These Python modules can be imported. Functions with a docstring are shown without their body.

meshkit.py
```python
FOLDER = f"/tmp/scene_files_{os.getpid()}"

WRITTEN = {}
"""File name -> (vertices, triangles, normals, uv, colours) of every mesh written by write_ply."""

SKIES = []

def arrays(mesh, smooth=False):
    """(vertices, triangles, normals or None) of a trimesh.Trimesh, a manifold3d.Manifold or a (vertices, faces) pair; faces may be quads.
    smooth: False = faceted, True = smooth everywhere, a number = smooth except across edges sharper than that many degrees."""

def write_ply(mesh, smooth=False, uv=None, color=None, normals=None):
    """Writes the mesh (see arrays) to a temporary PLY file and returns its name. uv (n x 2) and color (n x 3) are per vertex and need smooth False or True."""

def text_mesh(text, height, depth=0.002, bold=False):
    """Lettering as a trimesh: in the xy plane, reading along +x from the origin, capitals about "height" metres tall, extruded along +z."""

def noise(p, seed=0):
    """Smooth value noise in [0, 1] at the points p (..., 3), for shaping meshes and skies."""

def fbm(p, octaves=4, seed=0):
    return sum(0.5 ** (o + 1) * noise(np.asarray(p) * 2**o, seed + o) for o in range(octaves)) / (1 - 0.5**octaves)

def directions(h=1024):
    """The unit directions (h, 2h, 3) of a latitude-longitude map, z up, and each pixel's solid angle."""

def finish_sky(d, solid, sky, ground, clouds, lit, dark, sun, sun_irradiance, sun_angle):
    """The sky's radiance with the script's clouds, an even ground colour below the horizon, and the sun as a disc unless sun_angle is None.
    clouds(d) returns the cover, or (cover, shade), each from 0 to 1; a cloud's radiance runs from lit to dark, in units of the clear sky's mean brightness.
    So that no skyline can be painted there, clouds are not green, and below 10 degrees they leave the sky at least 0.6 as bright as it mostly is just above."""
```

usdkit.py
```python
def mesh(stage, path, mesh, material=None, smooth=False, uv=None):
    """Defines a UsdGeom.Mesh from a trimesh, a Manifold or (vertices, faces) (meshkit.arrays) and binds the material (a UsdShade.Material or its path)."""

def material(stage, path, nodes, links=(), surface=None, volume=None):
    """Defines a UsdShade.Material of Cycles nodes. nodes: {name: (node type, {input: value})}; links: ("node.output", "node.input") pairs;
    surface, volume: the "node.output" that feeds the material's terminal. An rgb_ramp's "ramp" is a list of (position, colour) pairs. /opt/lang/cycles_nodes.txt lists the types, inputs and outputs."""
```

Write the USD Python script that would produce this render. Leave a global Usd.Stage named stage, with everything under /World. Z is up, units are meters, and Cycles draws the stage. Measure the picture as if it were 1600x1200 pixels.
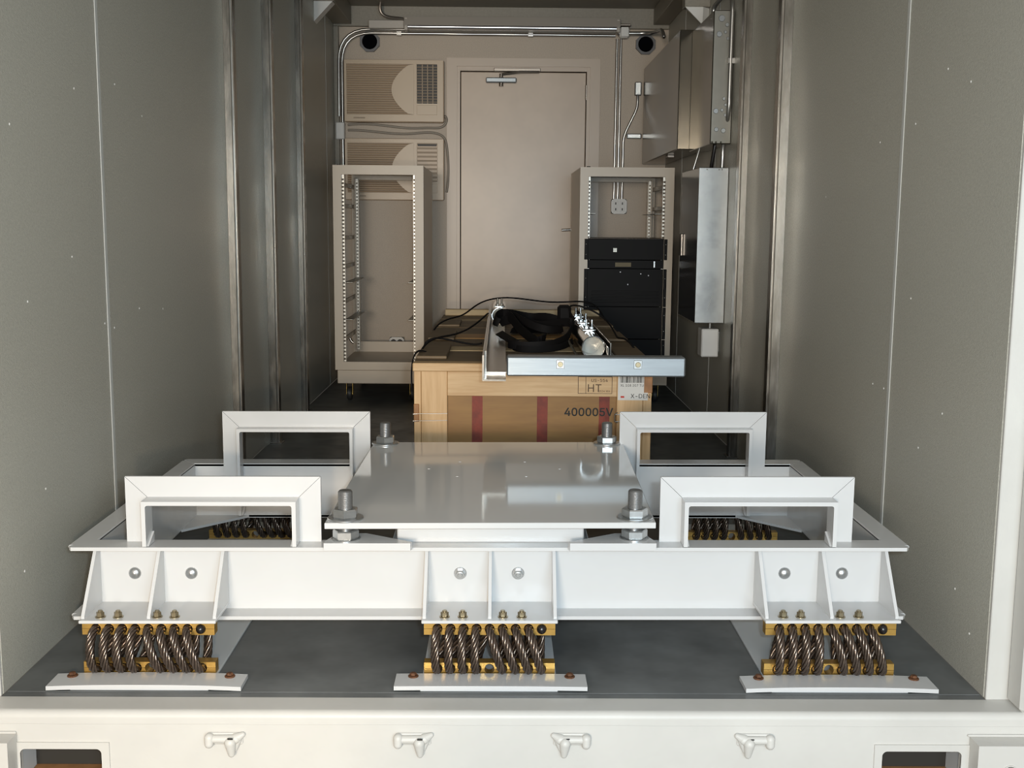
import math, random
import numpy as np, trimesh, usdkit, meshkit
import manifold3d as m3
from shapely.geometry import Polygon, Point, box as sbox
from shapely import affinity
from shapely.ops import unary_union
from pxr import Usd, UsdGeom, UsdLux, UsdShade, Gf, Sdf, Vt

stage = Usd.Stage.CreateInMemory()
UsdGeom.SetStageUpAxis(stage, 'Z'); UsdGeom.SetStageMetersPerUnit(stage, 1.0)
world = UsdGeom.Xform.Define(stage, '/World'); UsdGeom.Scope.Define(stage, '/World/Looks')
random.seed(7); rng = np.random.default_rng(7)
PI = math.pi

# ------------------------------------------------------------------ camera, sky, lights
F, PITCH, YAW, ROLL = 1762.3, 0.1414, 0.0108, 0.0080
CAM = (0.0052, -2.5186, 1.0984)
EXPOSURE = 0.0
cam = UsdGeom.Camera.Define(stage, '/World/camera')
cam.CreateHorizontalApertureAttr(36.0); cam.CreateVerticalApertureAttr(27.0)
cam.CreateFocalLengthAttr(36.0 * F / 1600); cam.CreateClippingRangeAttr((0.05, 200.0))
cam.CreateExposureAttr(EXPOSURE)
_fw = np.array([math.sin(YAW) * math.cos(PITCH), math.cos(YAW) * math.cos(PITCH), -math.sin(PITCH)])
_rt = np.array([math.cos(YAW), -math.sin(YAW), 0]); _up = np.cross(_rt, _fw)
_c, _s = math.cos(ROLL), math.sin(ROLL)
_rt, _up = _c * _rt + _s * _up, -_s * _rt + _c * _up
cam.AddTransformOp().Set(Gf.Matrix4d(*_rt, 0, *_up, 0, *(-_fw), 0, *CAM, 1))

def aim(light, loc, to):
    d = np.array(to, float) - np.array(loc, float); d /= np.linalg.norm(d)
    r = np.cross(d, [0, 0, 1.0]); r /= np.linalg.norm(r); u = np.cross(r, d)
    light.AddTransformOp().Set(Gf.Matrix4d(*r, 0, *u, 0, *(-d), 0, *loc, 1))

dome = UsdLux.DomeLight.Define(stage, '/World/unseen_hall_ambient')          # dim warm ambient light of the unseen hall around the shelter
dome.CreateIntensityAttr(0.16); dome.CreateColorAttr(Gf.Vec3f(1.0, 0.95, 0.88))

lamp = UsdLux.SphereLight.Define(stage, '/World/unseen_warm_lamp')       # unseen warm lamp beside the camera, aimed left to warm that side
lamp.CreateRadiusAttr(0.035); lamp.CreateNormalizeAttr(True); lamp.CreateIntensityAttr(31.0); lamp.CreateColorAttr(Gf.Vec3f(1.0, 0.76, 0.49))
sh = UsdLux.ShapingAPI.Apply(lamp.GetPrim()); sh.CreateShapingConeAngleAttr(45.0); sh.CreateShapingConeSoftnessAttr(0.35)
aim(lamp, (-0.12, -2.55, 0.86), (-3.33, 1.55, 0.86))

flash = UsdLux.RectLight.Define(stage, '/World/flash_unit')       # the camera's cool flash
flash.CreateWidthAttr(0.06); flash.CreateHeightAttr(0.04); flash.CreateNormalizeAttr(True); flash.CreateIntensityAttr(10.0); flash.CreateColorAttr(Gf.Vec3f(0.78, 0.96, 1.08))
aim(flash, (0.10, -2.53, 1.16), (0.3, 3.0, 0.9))

hall = UsdLux.RectLight.Define(stage, '/World/unseen_hall_lamp')         # warm area light out of view behind the camera, placed to light the far end
hall.CreateWidthAttr(1.2); hall.CreateHeightAttr(0.9); hall.CreateNormalizeAttr(True); hall.CreateIntensityAttr(102.0); hall.CreateColorAttr(Gf.Vec3f(1.0, 0.89, 0.76))
aim(hall, (-1.2, -7.5, 1.35), (0.0, 4.0, 1.2))

cool_light = UsdLux.RectLight.Define(stage, '/World/unseen_cool_light')   # cool area light out of view, placed to cool the right front
cool_light.CreateWidthAttr(1.6); cool_light.CreateHeightAttr(2.2); cool_light.CreateNormalizeAttr(True); cool_light.CreateIntensityAttr(27.0); cool_light.CreateColorAttr(Gf.Vec3f(0.72, 0.91, 1.06))
aim(cool_light, (1.15, -4.6, 1.2), (0.4, 0.6, 0.3))

# ------------------------------------------------------------------ materials
MATS = {}
def mat(name, nodes, links, surface='p.BSDF'):
    MATS[name] = usdkit.material(stage, '/World/Looks/' + name, nodes, links, surface=surface); return MATS[name]
def simple(name, col, rough=0.5, metal=0.0, spec=0.5, var=0.0, vscale=6.0, bump=0.0, bscale=200.0, coat=0.0, stretch=(1, 1, 1), col2=None, detail=4.0, rvar=0.0, aniso=0.0):
    n = {'p': ('principled_bsdf', dict(base_color=col, roughness=rough, metallic=metal, specular_ior_level=spec, coat_weight=coat))}
    l = []
    if var or bump or col2 or rvar:
        n['g'] = ('geometry', {}); n['mp'] = ('mapping', dict(scale=stretch)); l += [('g.position', 'mp.vector')]
    if var or col2:
        n['nz'] = ('noise_texture', dict(scale=vscale, detail=detail, roughness=0.6)); l += [('mp.vector', 'nz.vector')]
        a = tuple(c * (1 - var) for c in col); b = col2 or tuple(min(1, c * (1 + var)) for c in col)
        n['rp'] = ('rgb_ramp', dict(ramp=[(0.3, a), (0.7, b)])); l += [('nz.fac', 'rp.fac'), ('rp.color', 'p.base_color')]
    if rvar:
        n['nr'] = ('noise_texture', dict(scale=vscale * 1.7, detail=3.0)); n['mr'] = ('map_range', dict(from_min=0.3, from_max=0.7, to_min=max(0.02, rough - rvar), to_max=rough + rvar))
        l += [('mp.vector', 'nr.vector'), ('nr.fac', 'mr.value'), ('mr.result', 'p.roughness')]
    if bump:
        n['nb'] = ('noise_texture', dict(scale=bscale, detail=2.0)); n['bp'] = ('bump', dict(strength=bump, distance=0.002))
        l += [('g.position', 'nb.vector'), ('nb.fac', 'bp.height'), ('bp.normal', 'p.normal')]
    return mat(name, n, l)

simple('white_gloss_paint', (0.575, 0.575, 0.57), 0.22, spec=0.5, var=0.03, vscale=3, rvar=0.05)
simple('white_plate_paint', (0.60, 0.60, 0.59), 0.07, spec=0.6, var=0.02, vscale=4)
simple('white_frame_paint', (0.55, 0.535, 0.50), 0.42, spec=0.4, var=0.04, vscale=5, bump=0.12, bscale=90)
simple('seam_caulk', (0.56, 0.56, 0.53), 0.7, spec=0.2)
simple('wall_panel_grey', (0.50, 0.487, 0.425), 0.40, spec=0.55, metal=0.15, var=0.10, vscale=140, bump=0.55, bscale=330, rvar=0.05)
simple('back_wall_paint', (0.49, 0.41, 0.325), 0.45, spec=0.4, var=0.06, vscale=120, bump=0.3, bscale=260)
simple('ceiling_grey', (0.26, 0.235, 0.19), 0.5, var=0.08, vscale=60)
simple('door_paint', (0.60, 0.485, 0.38), 0.32, spec=0.4, var=0.09, vscale=2.6, detail=5)
simple('frame_paint_tan', (0.55, 0.45, 0.355), 0.35)
simple('galvanised_post', (0.225, 0.21, 0.185), 0.25, metal=0.85, var=0.22, vscale=14, stretch=(1, 1, 0.25), rvar=0.08)
simple('galvanised_sheet', (0.36, 0.37, 0.365), 0.36, metal=0.8, var=0.07, vscale=5, rvar=0.06)
simple('stainless_sheet', (0.13, 0.115, 0.09), 0.17, metal=0.9, var=0.06, vscale=3)
simple('galvanised_dull', (0.23, 0.22, 0.19), 0.42, metal=0.7, var=0.08, vscale=9)
simple('conduit_metal', (0.52, 0.51, 0.49), 0.28, metal=0.9)
simple('zinc_bolt', (0.52, 0.53, 0.53), 0.28, metal=0.9, var=0.1, vscale=60)
simple('stud_steel', (0.27, 0.27, 0.27), 0.38, metal=0.8, bump=0.2, bscale=300)
simple('gold_chromate', (0.56, 0.34, 0.09), 0.34, metal=0.75, var=0.12, vscale=30)
simple('rope_steel', (0.17, 0.13, 0.105), 0.22, metal=0.9, var=0.25, vscale=60)
simple('bolt_rust', (0.13, 0.055, 0.025), 0.6, metal=0.3, var=0.5, vscale=120)
simple('bolt_bronze', (0.30, 0.25, 0.16), 0.35, metal=0.8)
simple('black_rubber', (0.012, 0.010, 0.010), 0.2)
simple('floor_sheet', (0.125, 0.131, 0.130), 0.40, spec=0.4, var=0.28, vscale=5, detail=6, rvar=0.08, bump=0.05, bscale=40)
simple('rail_paint', (0.58, 0.60, 0.61), 0.35)
simple('pine', (0.66, 0.46, 0.25), 0.55, col2=(0.52, 0.32, 0.15), vscale=9, stretch=(0.5, 2, 6), detail=5)
simple('pine_post', (0.66, 0.44, 0.23), 0.55, col2=(0.54, 0.33, 0.15), vscale=9, stretch=(6, 2, 0.5), detail=5)
simple('pine_dark', (0.34, 0.16, 0.06), 0.6, var=0.2, vscale=20)
simple('plywood', (0.33, 0.175, 0.045), 0.55, col2=(0.235, 0.115, 0.03), vscale=5, stretch=(0.7, 2, 4), detail=6)
simple('lid_board', (0.22, 0.155, 0.085), 0.6, col2=(0.15, 0.10, 0.055), vscale=8, stretch=(0.6, 5, 2), detail=5)
simple('lid_board_light', (0.55, 0.42, 0.24), 0.6, var=0.12, vscale=10, stretch=(0.6, 5, 2))
simple('lid_board_orange', (0.50, 0.27, 0.09), 0.55, var=0.15, vscale=10, stretch=(0.6, 5, 2))
simple('red_paint', (0.20, 0.028, 0.012), 0.6, var=0.3, vscale=25)
simple('ink_black', (0.02, 0.018, 0.015), 0.7)
simple('ink_brown', (0.10, 0.06, 0.03), 0.7)
simple('ink_red', (0.55, 0.06, 0.04), 0.7)
simple('paper', (0.66, 0.64, 0.60), 0.6)
simple('aluminium_bar', (0.27, 0.295, 0.31), 0.38, metal=0.6, var=0.10, vscale=12, stretch=(0.3, 1, 5))
simple('chrome', (0.56, 0.55, 0.53), 0.10, metal=1.0)
simple('angle_steel', (0.25, 0.235, 0.21), 0.22, metal=0.9, var=0.1, vscale=8)
simple('webbing_black', (0.007, 0.006, 0.006), 0.7, spec=0.2, bump=0.2, bscale=400)
simple('rack_paint', (0.57, 0.49, 0.39), 0.38)
simple('rack_rail', (0.66, 0.64, 0.58), 0.35, metal=0.35)
simple('rack_grey_steel', (0.30, 0.30, 0.27), 0.35, metal=0.5)  # darker grey steel for the rack shelves and the unit badge
simple('equipment_black', (0.006, 0.006, 0.0065), 0.55, spec=0.15)
simple('equipment_brown', (0.06, 0.035, 0.02), 0.4)
simple('label_tan', (0.16, 0.13, 0.07), 0.6)
simple('led_grey', (0.6, 0.6, 0.65), 0.3)
simple('castor_rubber', (0.03, 0.03, 0.03), 0.5)
simple('castor_brass', (0.45, 0.32, 0.10), 0.35, metal=0.8)
simple('ac_plastic', (0.49, 0.36, 0.24), 0.36, spec=0.5)
simple('ac_plastic_light', (0.55, 0.43, 0.30), 0.34)
simple('ac_dark', (0.035, 0.028, 0.022), 0.5)
simple('ac_slot', (0.36, 0.275, 0.19), 0.5)
simple('cord_grey', (0.33, 0.29, 0.24), 0.5)
simple('port_shade', (0.004, 0.004, 0.005), 0.9, spec=0.0)  # near-black standing for the dark inside of the wall ports
simple('port_ring', (0.12, 0.12, 0.125), 0.4)
simple('box_white', (0.72, 0.71, 0.68), 0.4)
simple('socket_dark', (0.03, 0.025, 0.02), 0.5)
simple('lamp_housing', (0.46, 0.42, 0.37), 0.4)
simple('tube_glass', (0.93, 0.95, 1.0), 0.20, metal=0.9)
simple('hall_concrete', (0.20, 0.19, 0.17), 0.7, var=0.2, vscale=3)
simple('cavity_shade', (0.02, 0.017, 0.013), 0.8)  # near-black that puts the shade of door gaps and pockets into the colour
simple('hinge_steel', (0.25, 0.22, 0.19), 0.35, metal=0.8)

# ------------------------------------------------------------------ mesh helpers
def box(x0, x1, y0, y1, z0, z1, b=0.0015):
    b = min(b, (x1 - x0) * .45, (y1 - y0) * .45, (z1 - z0) * .45)
    if b <= 0:
        m = trimesh.creation.box((x1 - x0, y1 - y0, z1 - z0)); m.apply_translation(((x0 + x1) / 2, (y0 + y1) / 2, (z0 + z1) / 2)); return m
    p = []
    for X, ix in ((x0, b), (x1, -b)):
        for Y, iy in ((y0, b), (y1, -b)):
            for Z, iz in ((z0, b), (z1, -b)):
                p += [(X, Y + iy, Z + iz), (X + ix, Y, Z + iz), (X + ix, Y + iy, Z)]
    return hull(p)
def hull(p):
    return trimesh.convex.convex_hull(np.array(p, float))
def join(*ms):
    l = []
    for m in ms: l += m if isinstance(m, list) else [m]
    return trimesh.util.concatenate(l)
def poly_xz(poly, y0, y1):                      # polygon in (x, z) extruded along y
    g = getattr(poly, 'geoms', [poly]); out = []
    for q in g:
        m = trimesh.creation.extrude_polygon(q, y1 - y0, engine='earcut'); v = m.vertices.copy()
        m.vertices = np.stack([v[:, 0], y0 + v[:, 2], v[:, 1]], 1); m.faces = m.faces[:, ::-1]; out.append(m)
    return join(out)
def poly_yz(poly, x0, x1):                      # polygon in (y, z) extruded along x
    m = trimesh.creation.extrude_polygon(poly, x1 - x0, engine='earcut'); v = m.vertices.copy()
    m.vertices = np.stack([x0 + v[:, 2], v[:, 0], v[:, 1]], 1); return m
def poly_xy(poly, z0, z1):
    m = trimesh.creation.extrude_polygon(poly, z1 - z0, engine='earcut'); m.apply_translation((0, 0, z0)); return m
def frames(P):
    P = np.asarray(P, float); T = np.gradient(P, axis=0); T /= np.linalg.norm(T, axis=1, keepdims=True) + 1e-12
    a = np.array([0, 0, 1.0]) if abs(T[0, 2]) < .9 else np.array([1.0, 0, 0]); N = []
    for t in T:
        a = a - t * (a @ t); a /= np.linalg.norm(a) + 1e-12; N.append(a)
    N = np.array(N); return P, T, N, np.cross(T, N)
def sweep(P, prof, cap=True):
    P, T, N, B = frames(P); k = len(prof); prof = np.asarray(prof, float)
    v = (P[:, None] + prof[None, :, 0, None] * N[:, None] + prof[None, :, 1, None] * B[:, None]).reshape(-1, 3); f = []
    for i in range(len(P) - 1):
        for j in range(k):
            a, b, c, d = i * k + j, i * k + (j + 1) % k, (i + 1) * k + (j + 1) % k, (i + 1) * k + j
            f += [(a, b, c), (a, c, d)]
    if cap:
        n = len(v); v = np.vstack([v, P[0], P[-1]])
        for j in range(k):
            f += [(n, (j + 1) % k, j), (n + 1, (len(P) - 1) * k + j, (len(P) - 1) * k + (j + 1) % k)]
    return trimesh.Trimesh(v, f, process=False)
def tube(P, r, sides=10):
    a = np.arange(sides) * 2 * PI / sides
    return sweep(P, np.stack([np.cos(a), np.sin(a)], 1) * r)
def bend(P, r=0.06, n=6):                       # round the corners of a polyline
    P = [np.array(p, float) for p in P]; out = [P[0]]
    for i in range(1, len(P) - 1):
        a, b, c = P[i - 1], P[i], P[i + 1]; u, w = a - b, c - b; lu, lw = np.linalg.norm(u), np.linalg.norm(w)
        d = min(r, lu * .45, lw * .45); p0, p1 = b + u / lu * d, b + w / lw * d
        for t in np.linspace(0, 1, n): out.append((1 - t) ** 2 * p0 + 2 * t * (1 - t) * b + t * t * p1)
    out.append(P[-1]); return np.array(out)
def spline(P, n=60):
    from scipy.interpolate import CubicSpline
    P = np.array(P, float); d = np.r_[0, np.cumsum(np.linalg.norm(np.diff(P, axis=0), axis=1))]
    return CubicSpline(d, P)(np.linspace(0, d[-1], n))
def cyl(c, r, h, axis='z', sides=20, r2=None, b=0.0):     # from c along +axis
    r2 = r if r2 is None else r2; a = np.arange(sides) * 2 * PI / sides
    prof = [(r - b, 0), (r, b), (r2, h - b), (r2 - b, h)] if b else [(r, 0), (r2, h)]
    v, f = [], []
    for (R, z) in prof: v += [(R * math.cos(t), R * math.sin(t), z) for t in a]
    n = len(prof)
    for i in range(n - 1):
        for j in range(sides):
            p, q, s, t = i * sides + j, i * sides + (j + 1) % sides, (i + 1) * sides + (j + 1) % sides, (i + 1) * sides + j; f += [(p, q, s), (p, s, t)]
    k = len(v); v += [(0, 0, 0), (0, 0, h)]
    for j in range(sides): f += [(k, (j + 1) % sides, j), (k + 1, (n - 1) * sides + j, (n - 1) * sides + (j + 1) % sides)]
    v = np.array(v)
    if axis == 'y': v = np.stack([v[:, 0], v[:, 2], -v[:, 1]], 1)
    if axis == '-y': v = np.stack([v[:, 0], -v[:, 2], v[:, 1]], 1)
    if axis == 'x': v = np.stack([v[:, 2], v[:, 0], v[:, 1]], 1)
    if axis == '-x': v = np.stack([-v[:, 2], v[:, 0], -v[:, 1]], 1)
    return trimesh.Trimesh(v + np.array(c), f, process=False)
def dome_head(c, r, h, axis='-y', sides=18):
    v, f, n = [], [], 5
    for i in range(n + 1):
        t = i / n * PI / 2 * .97; v += [(r * math.cos(t) * math.cos(a), r * math.cos(t) * math.sin(a), h * math.sin(t)) for a in np.arange(sides) * 2 * PI / sides]
    for i in range(n):
        for j in range(sides):
            p, q, s, t = i * sides + j, i * sides + (j + 1) % sides, (i + 1) * sides + (j + 1) % sides, (i + 1) * sides + j; f += [(p, q, s), (p, s, t)]
    k = len(v); v += [(0, 0, h), (0, 0, 0)]
    for j in range(sides): f += [(k, n * sides + j, n * sides + (j + 1) % sides), (k + 1, (j + 1) % sides, j)]
    v = np.array(v)
    if axis == '-y': v = np.stack([v[:, 0], -v[:, 2], v[:, 1]], 1)
    if axis == '-x': v = np.stack([-v[:, 2], v[:, 0], -v[:, 1]], 1)
    return trimesh.Trimesh(v + np.array(c), f, process=False)
def ribbon(P, w, t=0.003, wdir=None):           # webbing: a flat strap along P; wdir = direction of its width at each point
    P = np.asarray(P, float); T = np.gradient(P, axis=0); T /= np.linalg.norm(T, axis=1, keepdims=True)
    W = np.broadcast_to(np.array(wdir, float), P.shape).copy() if wdir is not None else np.broadcast_to([0, 0, 1.0], P.shape).copy()
    W -= T * (W * T).sum(1, keepdims=True); W /= np.linalg.norm(W, axis=1, keepdims=True) + 1e-9; N = np.cross(T, W)
    v, f = [], []
    for p, a, n in zip(P, W, N): v += [p - a * w / 2 - n * t / 2, p + a * w / 2 - n * t / 2, p + a * w / 2 + n * t / 2, p - a * w / 2 + n * t / 2]
    for i in range(len(P) - 1):
        for j in range(4):
            p, q, s, u = i * 4 + j, i * 4 + (j + 1) % 4, (i + 1) * 4 + (j + 1) % 4, (i + 1) * 4 + j; f += [(p, q, s), (p, s, u)]
    e = (len(P) - 1) * 4; f += [(0, 2, 1), (0, 3, 2), (e, e + 1, e + 2), (e, e + 2, e + 3)]
    m = trimesh.Trimesh(np.array(v), f, process=False); m.fix_normals(); return m
def text_xz(s, h, x, y, z, depth=0.0006, bold=False, flipx=1):     # lettering facing the camera (-y), lower left corner at x, z
    m = meshkit.text_mesh(s, h, depth, bold); v = m.vertices.copy()
    m.vertices = np.stack([x + v[:, 0], y - v[:, 2], z + v[:, 1]], 1); return m
def rot_y(m, ang, c):
    m.apply_transform(trimesh.transformations.rotation_matrix(ang, [0, 1, 0], c)); return m

# ------------------------------------------------------------------ prim helpers
used = {}
def numbered(parent, name):
    k = (parent, name); n = used.get(k, -1) + 1; used[k] = n
    return f'{parent}/{name}' if n == 0 else f'{parent}/{name}_{n:03d}'
def path_of(p): return '/World' if p is None else str(p.GetPath())
def put(prim, label=None, cat=None, group=None, kind=None):
    for k, v in (('label', label), ('category', cat), ('group', group), ('kind', kind)):
        if v: prim.SetCustomDataByKey(k, v)
    return prim
def obj(name, mesh, m, parent=None, label=None, cat=None, group=None, kind=None, smooth=32):
    p = usdkit.mesh(stage, numbered(path_of(parent), name), mesh, MATS[m], smooth=smooth).GetPrim()
    return put(p, label, cat, group, kind)
def thing(name, label, cat, loc=(0, 0, 0), group=None, kind=None, rotz=0, scale=None):
    x = UsdGeom.Xform.Define(stage, numbered('/World', name)); x.AddTranslateOp().Set(Gf.Vec3d(*loc))
    if rotz: x.AddRotateZOp().Set(rotz)
    if scale: x.AddScaleOp().Set(Gf.Vec3f(*scale))
    return put(x.GetPrim(), label, cat, group, kind)
def struct(name, label=None): return put(UsdGeom.Xform.Define(stage, '/World/' + name).GetPrim(), label, None, None, 'structure')
def dup(src, name, label, cat, loc, group=None, rotz=0, scale=None):
    t = thing(name, label, cat, loc, group, None, rotz, scale)
    t.GetReferences().AddInternalReference(src.GetPath()); t.SetInstanceable(True); return t

# ------------------------------------------------------------------ setting: shell of the equipment shelter
L, H, W2 = 5.5, 2.56, 1.15
obj('ground', box(-9, 9, -12, 7, -0.32, -0.185, 0), 'hall_concrete', kind='structure', label='grey concrete floor of the hall outside the shelter')
fl = struct('floor', 'dark grey sheet floor of the shelter')
obj('sheet', box(-W2, W2, 0.017, 1.95, -0.03, 0.0, .001), 'floor_sheet', fl)
obj('sheet', box(-W2, W2, 1.953, L, -0.03, 0.0, .001), 'floor_sheet', fl)
obj('edge_strip', box(-W2, W2, -0.012, 0.0155, -0.03, -0.0005, .001), 'floor_sheet', fl)
def wall(name, s, seams, label):
    w = struct(name, label); ys = [0.0] + seams + [L]
    for a, b in zip(ys[:-1], ys[1:]):
        x0, x1 = sorted((s * W2, s * (W2 + .09)))
        obj('panel', box(x0, x1, a + .001, b - .001, 0, H, .0008), 'wall_panel_grey', w)
    for y in seams:
        hw = 0.0098 if y < 2 else 0.005
        x0, x1 = sorted((s * (W2 - .0018), s * (W2 + .003)))
        obj('seam_strip', box(x0, x1, y - hw, y + hw, 0, H, .0008), 'seam_caulk', w)
    return w
wl = wall('wall_left', -1, [0.812, 3.36, 5.10], 'grey pebbled left wall with pale vertical joint strips')
wr = wall('wall_right', 1, [0.757, 3.62, 4.75], 'grey pebbled right wall with pale vertical joint strips')
specks = {-1: [(0.3, .42), (.25, .9), (.55, 1.0), (.62, 1.45), (.95, 1.5), (1.2, 1.43), (.78, .8), (.86, .78), (1.1, .82), (1.35, .8), (.15, .25), (.2, 1.32)],
          1: [(.35, .62), (.9, .62), (.8, .62), (.5, .5), (.62, .9), (.3, 1.45), (.45, 1.5), (.66, 1.38), (.95, 1.35), (1.5, 1.2), (.2, .2), (.1, .12)]}
for s, w in ((-1, wl), (1, wr)):
    for (y, z) in specks[s]:
        c = dome_head((0, 0, 0), .0035, .0015, '-x', 8)
        if s < 0: c.vertices[:, 0] *= -1; c.faces = c.faces[:, ::-1]
        c.apply_translation((s * W2, y, z)); obj('rivet', c, 'box_white', w)
ce = obj('ceiling', box(-W2 - .09, W2 + .09, -.09, L + .1, H, H + .08, 0), 'ceiling_grey', kind='structure', label='dark grey ceiling of the shelter')

# back wall with door opening
DX0, DX1, DZ1 = -0.305, 0.615, 2.17
bw = struct('wall_back', 'tan lit end wall with door')
obj('panel', poly_xz(sbox(-W2, 0, W2, H).difference(sbox(DX0, -1, DX1, DZ1)), L, L + .08), 'back_wall_paint', bw, smooth=False)
obj('added_gap_shade', box(DX0 - .05, DX1 + .05, L + .081, L + .09, 0, DZ1 + .05, 0), 'cavity_shade', bw)  # dark sheet added behind the door, standing for shade in its gaps
obj('header_beam', box(-W2, W2, L - .035, L + .001, 2.425, H, .003), 'ceiling_grey', bw)
obj('corner_post', box(-W2, -W2 + .035, L - .04, L + .001, 0, 2.424, .003), 'ceiling_grey', bw)
d = struct('door_1', 'closed pale steel door in the end wall')
fr = sbox(DX0 - .07, 0, DX1 + .07, DZ1 + .055).difference(sbox(DX0, -1, DX1, DZ1))
obj('door_frame', poly_xz(fr, L - .012, L + .02), 'frame_paint_tan', d, smooth=False)
fr = sbox(DX0, 0, DX1, DZ1).difference(sbox(DX0 + .022, -1, DX1 - .022, DZ1 - .03))
obj('door_stop', poly_xz(fr, L - .002, L + .04), 'frame_paint_tan', d, smooth=False)
obj('door_leaf', box(DX0 + .027, DX1 - .027, L + .012, L + .05, .01, DZ1 - .036, .003), 'door_paint', d)
for z in (.35, 1.15, 1.95): obj('hinge', cyl((DX1 - .024, L + .004, z), .008, .10, 'z', 10), 'hinge_steel', d)
obj('door_closer_body', box(-.105, .105, L - .045, L + .011, 2.058, 2.092, .006), 'aluminium_bar', d, 'bright metal door closer body')
obj('door_closer_pivot', join(cyl((0, L - .02, 2.035), .014, .03, 'z', 14), cyl((0, L - .02, 2.09), .012, .03, 'z', 14)), 'hinge_steel', d)
obj('door_closer_arm', tube([(0, L - .02, 2.115), (.13, L - .06, 2.128), (.26, L - .03, 2.132)], .008, 8), 'hinge_steel', d)
obj('door_closer_rail', box(-.05, .27, L - .03, L - .002, 2.135, 2.158, .003), 'hinge_steel', d)
lev = [cyl((.52, L + .012, 1.06), .026, .014, '-y', 20, b=.003), tube(bend([(.52, L + .0, 1.06), (.52, L - .05, 1.06), (.43, L - .055, 1.055)], .02), .009, 10)]
obj('door_lever', join(lev), 'zinc_bolt', d, 'metal lever handle')

# vertical wall posts (bent galvanised hat sections) standing against the side walls
def post(n, s, y, w, t, label):
    p = struct(f'trim_{n}', label); X = lambda a: s * (W2 - a)
    pts = [(X(.0), y - .002), (X(.003), y), (X(w), y), (X(w), y + t), (X(w - .006), y + t), (X(w - .006), y + .01), (X(.0), y + .01)]
    obj('post', poly_xy(Polygon(pts).buffer(0), .0, H), 'galvanised_post', p, smooth=False)
    obj('post_groove', poly_xy(Polygon([(X(w - .012), y - .0025), (X(w - .008), y - .004), (X(w - .004), y - .0025), (X(w - .004), y + .001), (X(w - .012), y + .001)]).buffer(0), .0, H), 'galvanised_post', p, smooth=40)
    u = np.linspace(0, 1, 9); cv = [(X(.011 * q ** 2.2), y - .13 + .128 * q) for q in u] + [(X(-.002), y - .002), (X(-.002), y - .13)]
    obj('panel_cove', poly_xy(Polygon(cv).buffer(0), .0, H), 'wall_panel_grey', p, smooth=50)
    x0, x1 = sorted((X(.001), X(w - .001))); obj('return_flange', box(x0, x1, y + t - .003, y + t, .0, H, .001), 'galvanised_post', p)
    x0, x1 = sorted((X(0), X(w + .012))); obj('foot_plate', box(x0, x1, y - .008, y + t + .012, 0, .006, .001), 'galvanised_post', p)
post(1, -1, 2.27, .050, .05, 'nearest galvanised post on the left wall')
post(2, -1, 3.03, .058, .05, 'middle galvanised post on the left wall')
post(3, -1, 3.92, .048, .06, 'farthest galvanised post on the left wall')
post(4, 1, 2.02, .058, .05, 'nearer galvanised post on the right wall')
post(5, 1, 2.76, .050, .05, 'farther galvanised post on the right wall')

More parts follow.
